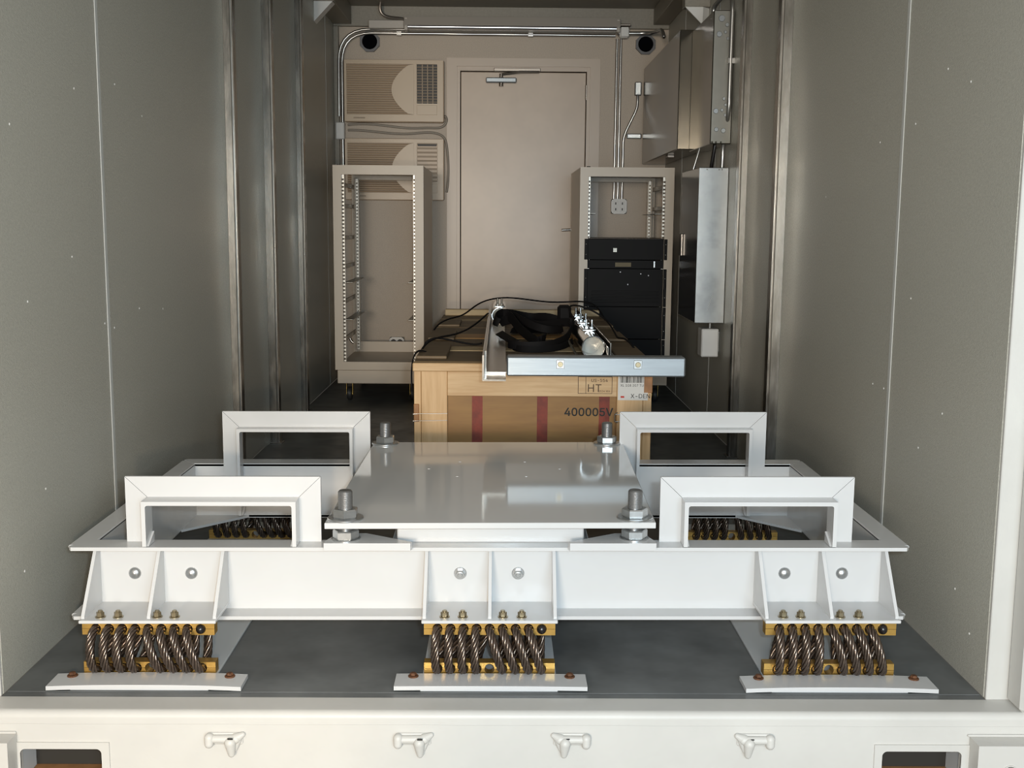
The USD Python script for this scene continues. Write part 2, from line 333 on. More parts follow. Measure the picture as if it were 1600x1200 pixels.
def gusset(n, s, y, z, a, label):
    X = s * (W2 - .001); p = [(X, z), (X - s * a, z), (X, z - a * 1.05)]
    obj(f'trim_{n}', poly_xz(Polygon(p), y - .01, y + .09), 'box_white', kind='structure', label=label, smooth=False)
gusset(6, -1, 4.66, 2.436, .115, 'white triangular gusset in the left ceiling corner')
g7 = [(W2 - .140, 3.90, 2.285), (W2 - .041, 3.90, 2.285), (W2 - .043, 3.90, 2.190), (W2 - .001, 3.94, 2.285), (W2 - .001, 3.94, 2.235), (W2 - .12, 3.98, 2.285)]
obj('trim_7', hull(g7), 'box_white', kind='structure', label='white triangular gusset above the knockout panel box', smooth=False)
obj('trim_8', box(W2 - .142, W2 - .0005, 3.902, 4.0, 2.286, H - .0005, .003), 'ceiling_grey', kind='structure', label='dark bracket over the right gusset')
obj('trim_14', box(-W2 + .0005, -W2 + .125, 4.648, L - .04, 2.437, H - .0005, .003), 'ceiling_grey', kind='structure', label='dark top rail in the left ceiling corner')
obj('trim_15', box(W2 - .11, W2 - .0005, 4.001, L - .04, 2.45, H - .0005, .003), 'ceiling_grey', kind='structure', label='dark top rail in the right ceiling corner')
obj('trim_9', join(poly_xz(Polygon([(.72, H), (.90, H), (.87, H - .085), (.78, H - .085)]), 4.05, 4.1)), 'frame_paint_tan', kind='structure', label='small tan hanger plate at the ceiling right of the tube light', smooth=False)

# front sill beam, jambs and corner castings
SY0, SY1 = -0.092, -0.0125
sill = struct('trim_10', 'white painted front sill beam with four welded lugs')
face = sbox(-1.30, -.185, 1.30, -.0302)
pk = lambda a, b: sbox(a, -.172, b, -.0885).buffer(-.012).buffer(.012)
PKT = [(-1.077, -.893), (.884, 1.066)]
for a, b in PKT: face = face.difference(pk(a, b))
obj('beam_face', poly_xz(face, SY0, SY0 + .012), 'white_frame_paint', sill, smooth=False)
for a, b in PKT:
    ring = sbox(a - .018, -.18, b + .018, -.073).difference(pk(a, b)); obj('pocket_rim', poly_xz(ring, SY0 - .004, SY0 + .002), 'white_frame_paint', sill, smooth=False)
    o = (a - .02, a - .004) if a < 0 else (b + .004, b + .02); i = (b + .004, b + .02) if a < 0 else (a - .02, a - .004)
    obj('pocket_side', box(*o, SY0 + .013, .0, -.184, -.074, .001), 'rail_paint', sill); obj('pocket_side', box(*i, SY0 + .013, .0, -.184, -.074, .001), 'cavity_shade', sill)  # inner side near-black: pocket shade put into its colour
    obj('pocket_roof', box(a - .004, b + .004, SY0 + .013, .0, -.0875, -.076, .001), 'cavity_shade', sill); obj('pocket_floor', box(a - .004, b + .004, SY0 + .013, .0, -.1849, -.172, .001), 'pine_dark', sill)  # roof colour carries the shade inside the pocket
    obj('pocket_shade_sheet', box(a - .01, b + .01, .0, .02, -.18, -.078, 0), 'cavity_shade', sill)  # dark sheet closing the pocket, standing for the shade behind it
prof = [(SY1, -.03), (SY1, 0.0)] + [(SY0 + .016 - .016 * math.sin(t), -.016 + .016 * math.cos(t)) for t in np.linspace(0, PI / 2, 8)] + [(SY0, -.03)]
obj('top_plate', poly_yz(Polygon(prof), -1.30, 1.30), 'white_frame_paint', sill, smooth=40)
obj('beam_back', box(-1.30, 1.30, SY1 - .012, SY1, -.075, -.03, .001), 'white_frame_paint', sill)
def lug(x, s):
    sp = []
    def ball(c, r): m = trimesh.creation.icosphere(2, r); m.apply_translation(c); return m
    def cap(a, b, ra, rb): return hull(np.vstack([ball(a, ra).vertices, ball(b, rb).vertices]))
    y = SY0 - .004
    back = box(x - .040, x + .040, SY0 - .006, SY0 + .001, -.076, -.048, .003)
    arm = cap((x - s * .030, y - .006, -.060), (x + s * .026, y - .006, -.060), .009, .010)
    knob = cap((x - s * .034, y - .008, -.057), (x - s * .034, y - .010, -.070), .011, .010)
    fing = cap((x + s * .014, y - .012, -.066), (x + s * .016, y - .010, -.094), .013, .0075)
    pad = cap((x + s * .024, y - .004, -.060), (x + s * .040, y - .001, -.052), .012, .006)
    wing = cap((x + s * .030, y - .002, -.064), (x + s * .022, y - .001, -.088), .008, .005)
    l = obj('retaining_lug', join(back, arm, knob, fing, pad, wing), 'white_frame_paint', sill, smooth=60)
    obj('paint_chip', join(box(x + s * .010, x + s * .022, y - .0215, y - .0195, -.0555, -.0515, .0006) if s > 0 else box(x - .012, x - .004, y - .0165, y - .0145, -.0555, -.0530, .0005)), 'ink_black', l)
for x, s in ((-.612, 1), (-.186, 1), (.172, -1), (.590, -1)): lug(x, s)

def jamb(n, s, label):
    j = struct(f'trim_{n}', label); a, b = sorted((s * (W2 + .006), s * 1.30)); c, e = sorted((s * 1.198, s * 1.32))
    a, b = sorted((s * (W2 + .001), s * 1.30)); obj('post_face', box(a, b, -.0115, -.0005, -.002, H + .05, .002), 'white_frame_paint', j)
    obj('front_flange', box(c, e, SY0 + .004, -.0116, -.001, H + .05, .008), 'white_frame_paint', j)
    x0, x1 = sorted((s * 1.083, s * 1.26)); cx = s * 1.157
    plate = sbox(x0, -.184, x1, -.052); hole = affinity.scale(Point(cx, -.128).buffer(.021), 1.0, 1.35)
    obj('corner_casting', poly_xz(plate.difference(hole), SY0 - .052, SY0 - .0005), 'white_frame_paint', j, smooth=False)
    obj('casting_hole_shade', box(cx - .05, cx + .05, SY0 - .0055, SY0 - .0007, -.17, -.09, 0), 'port_ring', j)  # dark grey backing standing for the shade inside the hole
    obj('hole_collar', poly_xz(affinity.scale(hole, 1.12, 1.09).difference(hole), SY0 - .0545, SY0 - .0518), 'white_frame_paint', j, smooth=False)
    obj('casting_weld', box(x0 - .006, x1 + .0, SY0 - .006, SY0 + .0, -.053, -.047, .002), 'white_frame_paint', j)
jamb(11, 1, 'white right door jamb post with corner casting'); jamb(12, -1, 'white left door jamb post with corner casting')
obj('trim_13', box(-1.32, 1.32, SY0, .0, H + .05, H + .2, .004), 'white_frame_paint', kind='structure', label='white header beam over the open end')

# ------------------------------------------------------------------ isolated skid frame
CX, TILT = -0.016, 0.0046
FZ0, FZ1, FY, BY, TW, HX = 0.117, 0.303, 0.250, 1.185, 0.009, 1.002
def tilt(m):
    v = m.vertices.copy(); v[:, 2] += TILT * (v[:, 0] - CX); m.vertices = v; return m
def fobj(name, m, mt, parent, **k): return obj(name, tilt(m), mt, parent, **k)
fr_l = 'white painted steel skid frame of outward channels with four raised handles'
frame = thing('skid_frame', fr_l, 'equipment frame')
def channel_x(y, out, x0, x1, xo0, xo1):        # web at y, flanges toward y + out
    yw0, yw1 = sorted((y, y - math.copysign(TW, out))); yf0, yf1 = sorted((y - math.copysign(TW, out), y + out))
    web = box(x0, x1, yw0, yw1, FZ0 + .002, FZ1 - .002, .001)
    def fl(z0, z1):
        yo, yi = (yf0, yf1) if out < 0 else (yf1, yf0)
        c = .012 * (1 if out > 0 else -1)
        pg = Polygon([(x0, yi), (x1, yi), (xo1 - .006, yo - c), (xo1 - .014, yo), (xo0 + .014, yo), (xo0 + .006, yo - c)])
        return poly_xy(pg.buffer(0), z0, z1)
    return join(web, fl(FZ1 - .009, FZ1), fl(FZ0, FZ0 + .009))
XO = HX + .048
fobj('front_channel', channel_x(FY, -.060, CX - HX, CX + HX, CX - XO, CX + XO), 'white_gloss_paint', frame)
fobj('rear_channel', channel_x(BY, .060, CX - HX, CX + HX, CX - XO, CX + XO), 'white_gloss_paint', frame)
for s in (-1, 1):
    x = CX + s * HX; a, b = sorted((x, x - s * TW)); c, e = sorted((x - s * TW, CX + s * XO))
    fobj('side_channel', join(box(a, b, FY + .001, BY - .001, FZ0 + .002, FZ1 - .002, .001), box(c, e, FY - .04, BY + .04, FZ1 - .0088, FZ1 - .0002, .003), box(c, e, FY - .04, BY + .04, FZ0 + .0002, FZ0 + .0088, .003)), 'white_gloss_paint', frame)
    for yy, sy in ((BY - TW, -1), (FY + TW, 1)):
        xi = CX + s * (HX - TW)
        fobj('corner_gusset', poly_xy(Polygon([(xi, yy), (xi - s * .175, yy), (xi, yy + sy * .185)]), FZ0 + .001, FZ0 + .009), 'white_gloss_paint', frame, smooth=False)
    fobj('bracing_channel', join(box(CX + s * .245 - .004, CX + s * .245 + .004, FY + TW, BY - TW, FZ0 + .004, FZ1 - .001, .001), box(CX + s * .22 - .03, CX + s * .22 + .03, FY + TW, BY - TW, FZ1 - .009, FZ1 - .001, .001)), 'white_gloss_paint', frame)
obj_ped = fobj('plate_pedestal', box(CX - .235, CX + .235, FY - .012, BY - .03, FZ1 - .001, .356, .003), 'white_gloss_paint', frame)
# handles: arches of angle iron, back leg upright in the frame's web, the other leg pointing to the front
def handle(cx, y, zb, zt, yfront, zlip):
    hw, leg, t = .244, .054, .008
    outer = [(-hw, zb), (hw, zb), (hw, zt), (-hw, zt)]
    i0, zi = hw - leg, zt - .052
    def P(pts): return Polygon([(cx + a, b) for a, b in pts])
    h = thing_part = UsdGeom.Xform.Define(stage, numbered(path_of(frame), 'handle')).GetPrim()
    g = .0007
    fobj('left_post_plate', poly_xz(P([(-hw, zb), (-i0, zb), (-i0, zi - g), (-hw, zt - g)]), y, y + t), 'white_gloss_paint', h, smooth=False)
    fobj('right_post_plate', poly_xz(P([(i0, zb), (hw, zb), (hw, zt - g), (i0, zi - g)]), y, y + t), 'white_gloss_paint', h, smooth=False)
    fobj('top_plate', poly_xz(P([(-hw + g, zt), (-i0 + g, zi), (i0 - g, zi), (hw - g, zt)]), y, y + t), 'white_gloss_paint', h, smooth=False)
    arch = sbox(cx - i0, zlip, cx + i0, zi).difference(sbox(cx - i0 + .010, -1, cx + i0 - .010, zi - .010).buffer(-.006).buffer(.006))
    fobj('inner_lip', poly_xz(arch, yfront, y + t * .5), 'white_gloss_paint', h, smooth=False)
    for s in (-1, 1):                       # small weld web at the inner foot of each lip
        xx = cx + s * (i0 - .010)
        fobj('weld_web', poly_yz(Polygon([(yfront + .004, zlip), (y, zlip), (y, zlip + .026)]), min(xx, xx - s * .005), max(xx, xx - s * .005)), 'white_gloss_paint', h, smooth=False)
for s in (-1, 1):
    handle(CX + s * .670, FY - .006, FZ1 - .002, .470, FY - .058, FZ1 + .001)
for s in (-1, 1):
    handle(CX + (.664 if s > 0 else -.652), BY - TW - .009, FZ0 + .02, .4805, BY - TW - .05, FZ0 + .02)
# pads for the plate bolts
PADS = [(-1, 0), (1, 0), (-1, 1), (1, 1)]
for s, k in PADS:
    a = [(.408, 0), (.196, 0), (.192, .012), (.315, .092), (.385, .092), (.408, .02)]
    yy = lambda q: (FY - .086 + q) if k == 0 else (BY + .086 - q)
    fobj('bolt_pad', poly_xy(Polygon([(CX + s * p[0], yy(p[1])) for p in a]).buffer(0), FZ1 - .0002, FZ1 + .0185), 'white_gloss_paint', frame, smooth=False)

# mounting plate with its four big studs
plate = thing('mounting_plate', 'large glossy white steel plate held by four studs above the frame', 'plate')
PZ = .3725
pc = [(-.421, .163), (.390, .170), (.417, 1.200), (-.413, 1.193)]
bot, top = PZ - .015, PZ
pm = hull([(x, y, z) for x, y in pc for z in (bot + .001, top - .001)] + [(x - np.sign(x) * .0012, y - .0012 * np.sign(y - .7), z) for x, y in pc for z in (bot, top)])
obj('plate_sheet', tilt(pm), 'white_plate_paint', plate, smooth=False)
for x, y in ((-.116, .88), (.083, .88), (-.205, .78), (.185, .78), (-.117, .68), (.083, .68)):
    obj('plug_dot', tilt(dome_head((0, 0, 0), .004, .0012, '-y', 10)) if False else tilt(cyl((x, y, PZ - .0005), .0042, .0014, 'z', 10)), 'white_gloss_paint', plate)
def hexa(c, r, h, b=.0015): return cyl(c, r, h, 'z', 6, b=b)
for x, y in ((-.375, .205), (.343, .212), (-.374, 1.165), (.362, 1.170)):
    st = UsdGeom.Xform.Define(stage, numbered(path_of(plate), 'stud_bolt')).GetPrim()
    P = [(x, y, FZ1 + .0185), (x, y, .445)]
    r = .0175; th = [cyl((x, y, FZ1 + .0185), r, .445 - FZ1 - .0185, 'z', 18, b=.003)]
    for k in range(16): th.append(cyl((x, y, .398 + k * .0028), r + .0006, .0014, 'z', 18, r2=r - .0002))
    obj('threaded_stud', tilt(join(th)), 'stud_steel', st)
    obj('washer', tilt(cyl((x, y, PZ), .045, .005, 'z', 26, b=.0012)), 'zinc_bolt', st)
    n = hexa((x, y, PZ + .005), .0325, .022, .003); n.apply_transform(trimesh.transformations.rotation_matrix(PI / 6 if x < 0 else 0, [0, 0, 1], [x, y, 0])); obj('nut', tilt(n), 'zinc_bolt', st, smooth=False)
    obj('lower_nut', tilt(hexa((x, y, FZ1 + .021), .0325, .022, .003)), 'zinc_bolt', st, smooth=False)
    obj('lower_washer', tilt(cyl((x, y, FZ1 + .0185), .036, .0028, 'z', 24)), 'zinc_bolt', st)

# ------------------------------------------------------------------ isolator brackets
BX = [(-.842, 'left'), (-.016, 'middle'), (.818, 'right')]
def bracket(cx, rear, label, head):
    b = thing('isolator_bracket', label, 'bracket', group='ribbed brackets on the skid frame')
    yw, sg = (FY, -1) if not rear else (BY, 1)
    zf, hw, yd = .139, .163, .150
    zt = FZ1 - .010
    Y = lambda a: yw + sg * a
    def bx(x0, x1, ya, yb, z0, z1, q=.0015): y0, y1 = sorted((Y(ya), Y(yb))); return box(x0, x1, y0, y1, z0, z1, q)
    fobj('back_plate', bx(cx - hw, cx + hw, .0005, .0105, zf, zt - .002), 'white_gloss_paint', b)
    fobj('foot_plate', bx(cx - hw - .002, cx + hw + .002, .0105, yd, zf, zf + .008), 'white_gloss_paint', b)
    for px in (-hw + .004, .0, hw - .004):
        pg = Polygon([(Y(.010), zf + .008), (Y(yd - .014), zf + .008), (Y(yd - .014), zf + .014), (Y(.036), zt - .004), (Y(.010), zt - .004)])
        fobj('rib', poly_yz(pg, cx + px - .004, cx + px + .004), 'white_gloss_paint', b, smooth=False)
    for px in (-.118, -.075, -.0125 + .0, .0):
        pass
    for px in (-.121, -.078, .017, .059) if cx < -.5 else (-.110, -.066, .038 - .006, .078) if cx < .5 else (-.116, -.073, .024, .069):
        x, y = cx + px, Y(yd - .028)
        fobj('foot_bolt', join(cyl((x, y, zf + .008), .0125, .002, 'z', 18), hexa((x, y, zf + .010), .0096, .011, .001), cyl((x, y, zf + .021), .0055, .004, 'z', 10)), 'bolt_bronze', b)
    for px in ((-.070, .072) if cx < -.5 else (-.076, .070) if cx < .5 else (-.088, .058)):
        x, z = cx + px, .222 if not rear else .215
        if rear: continue
        if head == 'dome': fobj('carriage_bolt', dome_head((x, Y(.0105), z), .0158, .010), 'zinc_bolt', b, smooth=60)
        else:
            fobj('hex_bolt', join(cyl((x, Y(.0105), z), .0158, .003, '-y', 24, b=.0008), cyl((x, Y(.0135), z), .0120, .012, '-y', 6, b=.0012), cyl((x, Y(.0255), z), .0062, .005, '-y', 14, b=.001)), 'zinc_bolt', b)
for cx, nm in BX:
    bracket(cx, False, {'left': 'white ribbed bracket with two round bolt heads at the left front corner', 'middle': 'white ribbed bracket with two hex bolts at the middle of the front channel', 'right': 'white ribbed bracket with two round bolt heads at the right front corner'}[nm], 'hex' if nm == 'middle' else 'dome')
for cx, nm in (BX[0], BX[2]):
    bracket(cx, True, f'white ribbed bracket behind the rear channel at the {nm} end', 'dome')

# ------------------------------------------------------------------ wire rope isolators
PIT, NB, BH, RH = .0316, 9, .0145, .0112
IZ = .124                                       # overall height
def half_bar(zlo, zhi, zc):
    pg = sbox(-.1595, zlo, .1595, zhi)
    for i in range(NB): pg = pg.difference(Point((i - 4) * PIT, zc).buffer(RH + .0008, 8))
    return poly_xz(pg, -.0145, .0145)
def rope(P, r, lay=.098, strands=6):
    P = np.asarray(P, float); P, T, N, B = frames(P); s = np.r_[0, np.cumsum(np.linalg.norm(np.diff(P, axis=0), axis=1))]; out = []
    rs = r * .36; rc = r - rs
    for k in range(strands):
        a = 2 * PI * (k / strands) + 2 * PI * s / lay
        Q = P + rc * (np.cos(a)[:, None] * N + np.sin(a)[:, None] * B); out.append(tube(Q, rs, 6))
    out.append(tube(P, rc * .75, 6)); return join(out)
def coil(i):
    X = lambda k: (k - 4) * PIT
    zt, zb = IZ - BH, BH; j = i if i < 4 else i + 1
    t = np.linspace(0, 1, 26); P = []
    e = np.linspace(.0, 1, 4)[:-1]
    P += [(X(i), .004 - .018 * q, zt) for q in e]
    for q in t:
        ang = PI * q; P.append((X(i) + (X(j) - X(i)) * (q * q * (3 - 2 * q)) - .004 * math.sin(ang) * (1 if i < 4 else -.3), -.0145 - .036 * math.sin(ang) ** .85, zb + (zt - zb) * (.5 + .5 * math.cos(ang)) ** 1.0))
    P += [(X(j), -.0145 + .029 * q, zb) for q in np.linspace(0, 1, 4)[1:-1]]
    n2 = i + 1
    for q in t:
        ang = PI * q; P.append((X(j) + (X(n2) - X(j)) * (q * q * (3 - 2 * q)), .0145 + .036 * math.sin(ang) ** .85, zb + (zt - zb) * (.5 - .5 * math.cos(ang))))
    P += [(X(n2), .0145 - .010 * q, zt) for q in (.5, 1)]
    P = np.array(P); d = np.r_[True, np.linalg.norm(np.diff(P, axis=0), axis=1) > 1e-5]; P = P[d]
    s = np.r_[0, np.cumsum(np.linalg.norm(np.diff(P, axis=0), axis=1))]; u = np.linspace(0, s[-1], 56)
    return np.stack([np.interp(u, s, P[:, k]) for k in range(3)], 1)
ISO_CAT = 'wire rope isolator'; IG = 'wire rope isolators under the skid frame'
RAILZ = .006
def iso_scale(x): return (1, 1, (IZ + TILT * (x - CX) + (.139 - IZ - RAILZ) - .0) / IZ if True else 1)
def build_iso(label, loc, sc):
    t = thing('wire_rope_isolator', label, ISO_CAT, loc, IG, None, 0, sc)
    z = IZ
    obj('upper_bar', join(half_bar(z - BH + .0004, z, z - BH), half_bar(z - 2 * BH, z - BH - .0004, z - BH)), 'gold_chromate', t, smooth=40)
    obj('lower_bar', join(half_bar(BH + .0004, 2 * BH, BH), half_bar(0, BH - .0004, BH)), 'gold_chromate', t, smooth=40)
    for i in range(8): obj('rope_coil', rope(coil(i), RH), 'rope_steel', t, smooth=True)
    c = trimesh.creation.icosphere(2, .0112); c.vertices[:, 1] *= 1.0; c.apply_translation((4 * PIT, -.016, z - BH)); obj('end_cap', c, 'black_rubber', t, 'black rubber rope end cap', smooth=True)
    return t
IY = .1235
IL = {'left': 'gold-barred wire rope isolator under the left front bracket', 'middle': 'gold-barred wire rope isolator under the middle front bracket', 'right': 'gold-barred wire rope isolator under the right front bracket'}
iso0 = build_iso(IL['left'], (-.842, IY, RAILZ), iso_scale(-.842))
dup(iso0, 'wire_rope_isolator', IL['middle'], ISO_CAT, (-.016, IY, RAILZ), IG, 0, iso_scale(-.016))
dup(iso0, 'wire_rope_isolator', IL['right'], ISO_CAT, (.815, IY, RAILZ), IG, 0, iso_scale(.815))
dup(iso0, 'wire_rope_isolator', 'gold-barred wire rope isolator seen through the left front handle, under the rear channel', ISO_CAT, (-.842, BY + .1265, RAILZ), IG, 180, iso_scale(-.842))
dup(iso0, 'wire_rope_isolator', 'gold-barred wire rope isolator seen through the right front handle, under the rear channel', ISO_CAT, (.818, BY + .1265, RAILZ), IG, 180, iso_scale(.818))
# floor rails under the isolators and bent tie strips over the front ends of the rails
for cx, nm in BX:
    r = obj('floor_rail', box(cx - .163, cx + .163, .024, 1.52, 0, RAILZ, .001), 'rail_paint', None, f'grey-white flat floor rail running back under the {nm} front isolator', 'rail', 'floor rails under the isolators')
    s = thing('anchor_strip', {'left': 'white bent strap with two rusty bolts before the left isolator', 'middle': 'white strap with two rusty bolts before the middle isolator', 'right': 'white bent strap with two rusty bolts before the right isolator'}[nm], 'strap', (cx + (.012 if nm == 'left' else 0.004), 0, 0), 'anchor straps before the isolators')
    n = 25; xs = np.linspace(-.229, .229, n); zz = RAILZ + .0102 - (np.abs(xs) / .229) ** 2.4 * (.0045 if nm != 'middle' else .0015)
    v, f = [], []
    for x, z in zip(xs, zz):
        y0, y1 = .018 + .001 * abs(x), .0945; v += [(x, y0, z - .010), (x, y1, z - .010), (x, y1, z), (x, y0, z)]
    for i in range(n - 1):
        for j in range(4):
            p, q, a, b = i * 4 + j, i * 4 + (j + 1) % 4, (i + 1) * 4 + (j + 1) % 4, (i + 1) * 4 + j; f += [(p, q, a), (p, a, b)]
    e = (n - 1) * 4; f += [(0, 2, 1), (0, 3, 2), (e, e + 1, e + 2), (e, e + 2, e + 3)]
    m = trimesh.Trimesh(np.array(v), f, process=False); m.fix_normals(); obj('strap', m, 'white_gloss_paint', s, smooth=30)
    for x in (-.187, .190):
        z = float(np.interp(x, xs, zz)); obj('anchor_bolt', join(cyl((x, .076, z - .0005), .0125, .004, 'z', 16, b=.001), hexa((x, .076, z + .003), .0085, .007, .002)), 'bolt_rust', s, 'rusty bolt')

# ------------------------------------------------------------------ wooden crate
CY, CZ, CL = 1.77, .568, 4.08
CX0, CX1 = -.325, .590
crate = thing('shipping_crate', 'long wooden shipping crate with red stripes and stencilled number', 'crate')
obj('front_panel', box(CX0 + .02, CX1 - .02, CY + .022, CY + .034, .02, CZ - .03, .001), 'plywood', crate, 'darker plywood end panel')
for x0, x1 in ((CX0 + .028, CX0 + .128), (CX1 - .134, CX1 - .034)): obj('corner_post', box(x0, x1, CY, CY + .022, .02, CZ - .032, .002), 'pine_post', crate)
for x0, x1 in ((CX0, CX0 + .027), (CX1 - .033, CX1)):
    obj('side_board_end', box(x0, x1, CY + .002, CY + .05, .02, CZ - .032, .002), 'pine_post', crate)
obj('corner_block', box(CX1 - .032, CX1 + .002, CY - .002, CY + .05, CZ - .112, CZ - .034, .002), 'pine_dark', crate, 'dark brown corner block')
obj('corner_block', box(CX0 - .001, CX0 + .020, CY - .001, CY + .05, CZ - .23, CZ - .16, .002), 'pine_dark', crate, 'brown knot block')
obj('top_rail', box(CX0 + .1285, CX1 - .1345, CY, CY + .022, CZ - .128, CZ - .033, .002), 'pine', crate)
obj('bottom_rail', box(CX0 + .1285, CX1 - .1345, CY, CY + .022, .02, .11, .002), 'pine', crate)
for s, x in ((-1, CX0), (1, CX1)):
    a, b = sorted((x + (.0 if s < 0 else -.02), x + (.02 if s < 0 else 0)))
    for k in range(3): obj('side_board', box(a, b, CY + .0505, CL, .02 + k * .172, .02 + k * .172 + .170, .002), 'pine', crate)
obj('rear_panel', box(CX0 + .021, CX1 - .021, CL - .02, CL, .02, CZ - .03, .001), 'plywood', crate)
for x in (CX0 + .06, .13, CX1 - .06): obj('skid', box(x - .05, x + .05, CY + .06, CL - .05, .0, .02, .002), 'pine_dark', crate)
# lid: boards laid across, each one its own piece
ys = CY - .012; k = 0
tones = ['lid_board', 'lid_board', 'lid_board_light', 'lid_board', 'lid_board', 'lid_board_orange', 'lid_board', 'lid_board']
obj('lid_board', box(CX0 - .004, CX1 + .004, ys, ys + .07, CZ - .032, CZ, .003), 'pine', crate, 'pale front lid board'); ys += .072
while ys < CL - .05:
    w = (.17, .21, .15, .19)[k % 4]; y1 = min(ys + w, CL)
    obj('lid_board', box(CX0 - .003, CX1 + .003, ys, y1 - .005, CZ - .030, CZ - .001 - .002 * (k % 3 == 1), .002), tones[k % 8], crate); ys = y1; k += 1
for x in (CX0 + .06, CX1 - .06):
    for j, (a, b) in enumerate(((1.90, 2.32), (2.62, 2.98), (3.3, 3.62))): obj('lid_cleat', box(x - .06, x + .06, a, b, CZ - .001, CZ + .011, .003), 'lid_board', crate)
obj('lid_cleat', box(CX0 + .01, CX1 - .01, CL - .06, CL, CZ - .001, CZ + .034, .003), 'lid_board_light', crate)
yF = CY + .0215
for x in (-.082, .170, .410): obj('red_stripe', box(x - .0205, x + .0205, yF - .0004 , yF + .001, .111, CZ - .129, 0), 'red_paint', crate)
obj('stencil_number', text_xz('400005V', .0305, .253, yF - .0001, .362, .0008, True), 'ink_black', crate, 'black stencilled number')
yP = CY - .0002
fr_ = sbox(.305, .452, .437, .519).difference(sbox(.3070, .454, .4350, .517))
obj('heat_stamp', join(poly_xz(fr_, yP - .0006, yP), poly_xz(sbox(.3345, .453, .3362, .518), yP - .0006, yP), text_xz('US-554', .012, .355, yP, .498, .0006), text_xz('HT', .030, .340, yP, .459, .0006), text_xz('2034 WA', .007, .385, yP, .459, .0006)), 'ink_brown', crate, 'brown heat treatment stamp', smooth=False)
lab = obj('barcode_label', box(.459, .575, yP - .0012, yP, .428, .5345, 0), 'paper', crate, 'white paper label with barcode')
bars = []; x = .467; random.seed(3)
while x < .563:
    w = random.choice((.0012, .002, .003)); bars.append(sbox(x, .496, x + w, .531)); x += w + random.choice((.0015, .0025, .004))
obj('barcode', poly_xz(unary_union(bars), yP - .0018, yP - .0011), 'ink_black', lab, smooth=False)
obj('label_text', join(text_xz('XL 108 207 TU', .009, .468, yP - .0011, .481, .0006), text_xz('X-DEN', .0165, .508, yP - .0011, .436, .0006)), 'ink_black', lab, smooth=False)
obj('label_mark', join(poly_xz(sbox(.470, .437, .484, .444), yP - .0018, yP - .0011)), 'ink_red', lab, smooth=False)
for z in (.372, .345):
    obj('wire_band', join(tube([(CX0 - .003, CY + .3, z - .004), (CX0 - .003, CY - .002, z - .004), (CX0 + .02, CY - .002, z - .002), (CX0 + .128, CY - .002, z)], .0016, 6)), 'conduit_metal', crate, 'thin bright binding wire')
    obj('wire_band', join(tube([(CX1 + .003, CY + .3, z - .004), (CX1 + .003, CY - .002, z - .004), (CX1 - .138, CY - .002, z)], .0016, 6)), 'conduit_metal', crate, 'thin bright binding wire')
obj('wire_hook', tube(bend([(CX1 - .13, CY - .003, .380), (CX1 - .142, CY - .006, .374), (CX1 - .142, CY - .006, .344), (CX1 - .13, CY - .003, .340)], .006), .002, 6), 'conduit_metal', crate)

# ------------------------------------------------------------------ hardware lying on the crate
T0 = CZ + .0115
def angle_bar(name, x, y0, y1, w, h, t, z, sgn, label, mt):
    pg = Polygon([(x, z), (x + sgn * w, z), (x + sgn * w, z + t), (x + sgn * t, z + t), (x + sgn * t, z + h), (x, z + h)])
    return obj(name, poly_xz(pg, y0, y1), mt, None, label, 'angle iron', 'nested angles on the crate', smooth=False)
angle_bar('angle_bar', -.055, 1.27, 3.70, .080, .088, .006, CZ + .0005, 1, 'long outer steel angle along the left of the crate top, reaching farthest forward', 'angle_steel')
angle_bar('angle_bar', -.0485, 1.42, 3.72, .076, .080, .006, CZ + .0068, 1, 'inner steel angle nested in the longer angle on the crate', 'angle_steel')
bar = thing('aluminium_bar', 'square aluminium bar with two holes lying across the front of the crate', 'bar')
by0, by1, bz0, bz1 = 1.395, 1.465, CZ + .001, CZ + .070
obj('bar_body', box(.0285, .655, by0, by1, bz0, bz1, .005), 'aluminium_bar', bar)
for x in (.216, .488):
    obj('hole_rim', box(x - .014, x + .014, by0 - .0012, by0 + .001, bz0 + .028, bz0 + .058, .001), 'galvanised_sheet', bar)
    obj('bolt_end', cyl((x, by0 - .0005, bz0 + .043), .0095, .004, '-y', 14, b=.001), 'bolt_bronze', bar)
def clamp_tube(x, y0, y1, r, z, label, nb, gap):
    t = thing('clamp_tube', label, 'pipe'); a = np.arange(28) * 2 * PI / 28; v, f = [], []
    for (R, y) in ((r, y0), (r, y1), (r - .004, y1), (r - .004, y0)): v += [(x + R * math.cos(q), y, z + r + R * math.sin(q)) for q in a]
    for i in range(4):
        for j in range(28):
            p, q, s, u = i * 28 + j, i * 28 + (j + 1) % 28, ((i + 1) % 4) * 28 + (j + 1) % 28, ((i + 1) % 4) * 28 + j; f += [(p, q, s), (p, s, u)]
    m = trimesh.Trimesh(np.array(v), f, process=False); m.fix_normals(); obj('tube_wall', m, 'chrome', t)
    obj('added_tube_disc', cyl((x, y0 + .16, z + r), r - .0042, .004, 'y', 28), 'galvanised_dull', t)  # grey disc added inside the hollow tube for its interior tone
    for i in range(nb):
        y = y0 + gap * (i + .7)
        ub = UsdGeom.Xform.Define(stage, numbered(path_of(t), 'u_bolt')).GetPrim()
        obj('saddle', box(x - .028, x + .028, y - .012, y + .012, z + 2 * r - .002, z + 2 * r + .006, .002), 'chrome', ub)
        for sx in (-.011, .011):
            obj('threaded_leg', join(cyl((x + sx, y, z + 2 * r + .004), .0052, .040, 'z', 10), hexa((x + sx, y, z + 2 * r + .006), .0095, .010, .001)), 'chrome', ub)
    return t
clamp_tube(.372, 1.90, 2.95, .046, CZ + .003, 'large chrome tube with three pairs of upright bolts on the right of the crate top', 3, .33)
